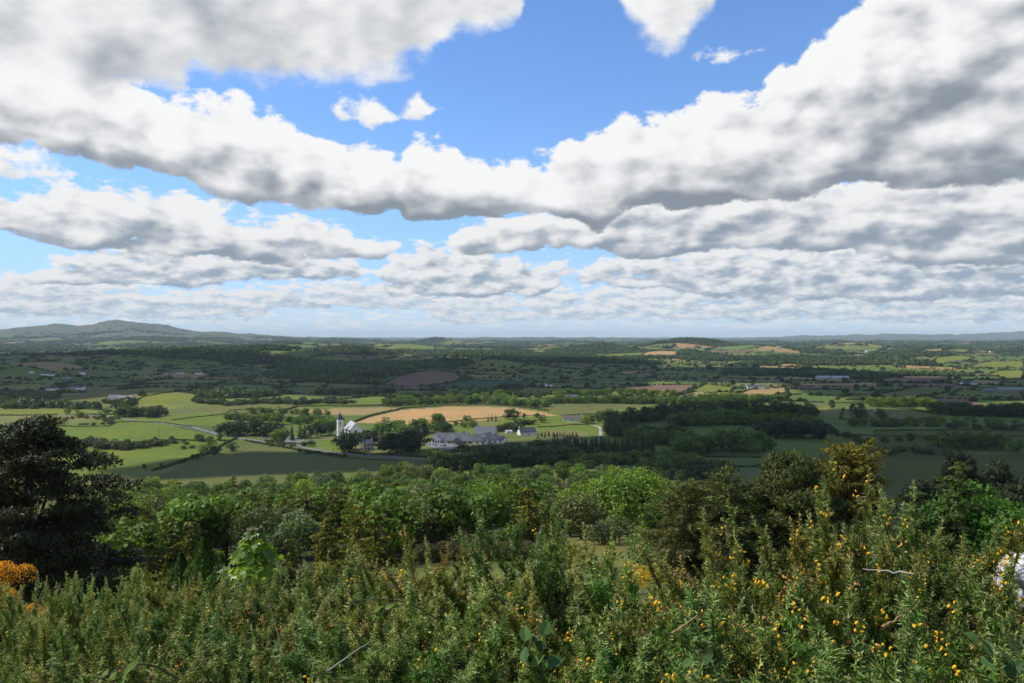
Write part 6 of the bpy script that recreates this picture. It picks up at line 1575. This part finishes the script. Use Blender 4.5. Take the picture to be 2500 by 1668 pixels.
bramble(925, 1490, 3.5, [(0.25, 0.2, -0.12), (0.12, 0.1, 0.0), (0.0, 0, 0.05), (-0.15, -0.02, 0.04)], [(-0.12, 0.06, 0.9), (-0.05, 0.055, 1), (0.0, 0.02, 0.8), (0.06, 0.03, 0.9), (0.12, -0.02, 0.8), (-0.02, -0.05, 0.8), (0.05, -0.09, 0.9)], BRAL, 'pale bramble shoots in the gorse left of centre', 0.060)
bramble(300, 1650, 2.7, [(0.1, 0.2, -0.1), (0.05, 0.1, 0.0), (0.0, 0, 0.03), (-0.1, -0.02, -0.02)], [(0.03, 0.03, 1.1), (-0.04, 0.0, 0.9), (0.0, -0.02, 0.8), (-0.08, 0.0, 0.6)], BRAL, 'pale bramble leaf at the bottom left', 0.072)
bramble(1700, 1620, 2.4, [(0.1, 0.2, -0.1), (0.05, 0.1, 0.0), (0.0, 0, 0.03)], [(0.03, 0.03, 1), (-0.04, 0.02, 0.9), (0.0, -0.03, 0.9)], BRAM, 'single bramble shoot in the gorse at the bottom right', 0.058)
def stick(u0, v0, u1, v1, y0, y1, r_, mat, lab, kink=0.0025):
    a = np.array([xof(u0, y0), y0, zof(v0, y0)]); b_ = np.array([xof(u1, y1), y1, zof(v1, y1)])
    q = np.linspace(0, 1, 9)[:, None]; rng = np.random.default_rng(int(u0)); p = a + (b_ - a) * q + rng.normal(size=(9, 3)) * kink * np.sin(q * 3.14)
    bag = Bag(); bag.add(*tube(p, np.linspace(r_, r_ * 0.45, 9), 6))
    tag(bag.obj('dry_stalk', mat, None, True), lab, 'twig')
PALE = flat('bleached_twig', (0.36, 0.32, 0.26), 0.8, 0.2, 0.15, 30)
stick(2232, 1402, 2108, 1390, 2.62, 2.72, 0.0036, PALE, 'bare whitish twig lying across the right hand gorse')
stick(1640, 1550, 1702, 1505, 2.5, 2.6, 0.005, flat('tan_twig', (0.30, 0.20, 0.09), 0.8, 0.2, 0.2, 30), 'short tan broken twig in the right hand gorse')
stick(2155, 1535, 2205, 1502, 2.3, 2.38, 0.0055, flat('tan_stick', (0.28, 0.18, 0.08), 0.8, 0.2, 0.2, 30), 'tan broken stick low in the right hand gorse')
stick(690, 1600, 655, 1465, 3.2, 3.5, 0.0034, TWIG, 'thin grey stem rising through the left gorse')
stick(798, 1640, 900, 1570, 2.55, 2.75, 0.0030, PALE, 'pale dry stalk leaning in the gorse at the bottom left of centre')
# boulder with white lichen
rm, nt, bb = material('lichen_rock', 0.95, 0.1)
tcn = nt.nodes.new('ShaderNodeTexCoord')
n = xnoise(tcn.outputs['Object'], 9.0, 6, 0.7); n2 = xnoise(tcn.outputs['Object'], 34.0, 3, 0.6)
c = xmixc(xsmooth(n * 0.5 + n2 * 0.5, 0.40, 0.56), (0.18, 0.17, 0.15), (0.64, 0.63, 0.60))
nt.links.new(c, bb.inputs['Base Color']); bp = nt.nodes.new('ShaderNodeBump'); bp.inputs['Distance'].default_value = 0.03; bp.inputs['Strength'].default_value = 0.9
nt.links.new((n + n2 * 0.5).v, bp.inputs['Height']); nt.links.new(bp.outputs[0], bb.inputs['Normal'])
th, ph = np.meshgrid(np.linspace(0, math.pi, 40), np.linspace(0, 6.2832, 64, endpoint=False), indexing='ij')
d = np.stack([np.sin(th) * np.cos(ph), np.sin(th) * np.sin(ph), np.cos(th)], -1).reshape(-1, 3)
k = 1 + 0.16 * fbm(d[:, 0] * 1.6 + 4, d[:, 1] * 1.6 + d[:, 2], 4) + 0.1 * pnoise(d[:, 2] * 2.2, d[:, 0] * 2.2)
i0 = (np.arange(39)[:, None] * 64 + np.arange(64)[None]); i1 = np.arange(39)[:, None] * 64 + (np.arange(64)[None] + 1) % 64
fq = np.stack([i0, i0 + 64, i1 + 64, i1], -1).reshape(-1, 4)
yb = 4.6; xb = xof(2520, yb); zt = zof(1352, yb)
o = mesh_obj('boulder', d * k[:, None] * np.array([0.17, 0.25, 0.15]), fq, rm, None, True)
o.location = (xb, yb, zt - 0.16); tag(o, 'pale boulder crusted with white lichen at the right edge', 'rock')

# ------------------------------------------------------------------ clouds overhead that shade parts of the valley
CM = bpy.data.materials.new('cloud'); CM.use_nodes = True
nt = CM.node_tree; X.nt = nt
tr = nt.nodes.new('ShaderNodeBsdfTranslucent'); tr.inputs[0].default_value = (0.9, 0.9, 0.9, 1)
df = nt.nodes.new('ShaderNodeBsdfDiffuse'); df.inputs[0].default_value = (0.9, 0.9, 0.9, 1)
mx = nt.nodes.new('ShaderNodeMixShader'); mx.inputs[0].default_value = 0.4
nt.links.new(df.outputs[0], mx.inputs[1]); nt.links.new(tr.outputs[0], mx.inputs[2]); nt.links.new(mx.outputs[0], nt.nodes['Material Output'].inputs[0])
def cloud(pts, alt, seed, rag=0.10):
    p = np.array([at(*q) for q in pts]); c = p.mean(0); zg = height(p[:, 0], p[:, 1]).mean()
    ring = []
    for a, b_ in zip(p, np.roll(p, -1, 0)):
        for t in np.linspace(0, 1, 14)[:-1]: ring.append(a + (b_ - a) * t)
    ring = np.array(ring); k = len(ring)
    d = ring - c; L = np.hypot(d[:, 0], d[:, 1])
    n = fbm(ring[:, 0] / 260 + seed, ring[:, 1] / 160, 4)
    ring = c + d * (1 + rag * n)[:, None]
    sh = np.array([SDIR.x, SDIR.y]) * (alt - zg) / SDIR.z
    V_ = []; prof_t = [(1.0, 0.0), (0.97, 0.25), (0.88, 0.5), (0.72, 0.75), (0.5, 0.92), (0.25, 1.0)]; prof_b = [(0.88, -0.12), (0.5, -0.16)]
    th = min(320.0, 0.25 * L.mean())
    for (f_, z) in prof_t + prof_b:
        q = c + (ring - c) * f_
        V_.append(np.stack([q[:, 0] + sh[0], q[:, 1] + sh[1], alt + z * th * (1 + 0.35 * fbm(q[:, 0] / 150 + seed, q[:, 1] / 150, 3))], 1))
    V_ = np.concatenate(V_ + [np.array([[c[0] + sh[0], c[1] + sh[1], alt + th]]), np.array([[c[0] + sh[0], c[1] + sh[1], alt - 0.16 * th]])])
    i = np.arange(k); j = (i + 1) % k; m = len(prof_t)
    F_ = [np.stack([a * k + i, a * k + j, (a + 1) * k + j, (a + 1) * k + i], 1) for a in range(m - 1)]
    F_ += [np.stack([i, m * k + i, m * k + j, j], 1), np.stack([m * k + i, (m + 1) * k + i, (m + 1) * k + j, m * k + j], 1)]
    T_ = np.concatenate([np.stack([(m - 1) * k + i, (m - 1) * k + j, np.full(k, len(V_) - 2)], 1), np.stack([(m + 1) * k + j, (m + 1) * k + i, np.full(k, len(V_) - 1)], 1)])
    tag(mesh_obj('cloud', V_, [np.concatenate(F_), T_], CM, smooth=True), kind='structure')
cloud([(230, 1150), (420, 1122), (600, 1102), (800, 1113), (1000, 1100), (1150, 1088), (1350, 1070), (1500, 1062), (1680, 1085), (1660, 1146), (1400, 1146), (1000, 1150), (600, 1163), (330, 1178)], 1500, 1.0, 0.06)
cloud([(1440, 1085), (1475, 1048), (1520, 1022), (1650, 1008), (1900, 1004), (2050, 1000), (2400, 1000), (2900, 1004), (2900, 1300), (2200, 1290), (2050, 1215), (1900, 1195), (1760, 1188), (1640, 1176), (1560, 1168), (1500, 1150)], 1500, 5.0, 0.05)
cloud([(-200, 872), (300, 864), (700, 868), (900, 864), (1100, 873), (1400, 880), (1590, 888), (1580, 932), (1400, 962), (1200, 966), (1000, 962), (800, 972), (600, 958), (430, 951), (250, 950), (0, 984), (-200, 990)], 2100, 9.0, 0.06)
cloud([(1590, 900), (1800, 894), (2000, 905), (2150, 918), (2400, 930), (2800, 925), (2800, 960), (2400, 982), (2300, 984), (2140, 988), (2060, 972), (1960, 960), (1900, 934), (1800, 930), (1700, 930), (1600, 930)], 2100, 14.0, 0.06)

# ------------------------------------------------------------------ haze
hm = bpy.data.materials.new('haze'); hm.use_nodes = True
nt = hm.node_tree; nt.nodes.clear()
pv = nt.nodes.new('ShaderNodeVolumePrincipled'); pv.inputs['Color'].default_value = (0.64, 0.84, 1.0, 1); pv.inputs['Density'].default_value = 3.0e-5; pv.inputs['Anisotropy'].default_value = 0.0
ou = nt.nodes.new('ShaderNodeOutputMaterial'); nt.links.new(pv.outputs[0], ou.inputs['Volume'])
zmin = float(gz.min()); zmax = float(gz.max())
v, f = box(-47000, 47000, -47000, 47000, zmin - 1.6, max(zmax, EYE) + 12)
hz_o = mesh_obj('haze', v, f, hm); tag(hz_o, kind='stuff')
hm.cycles.homogeneous_volume = True
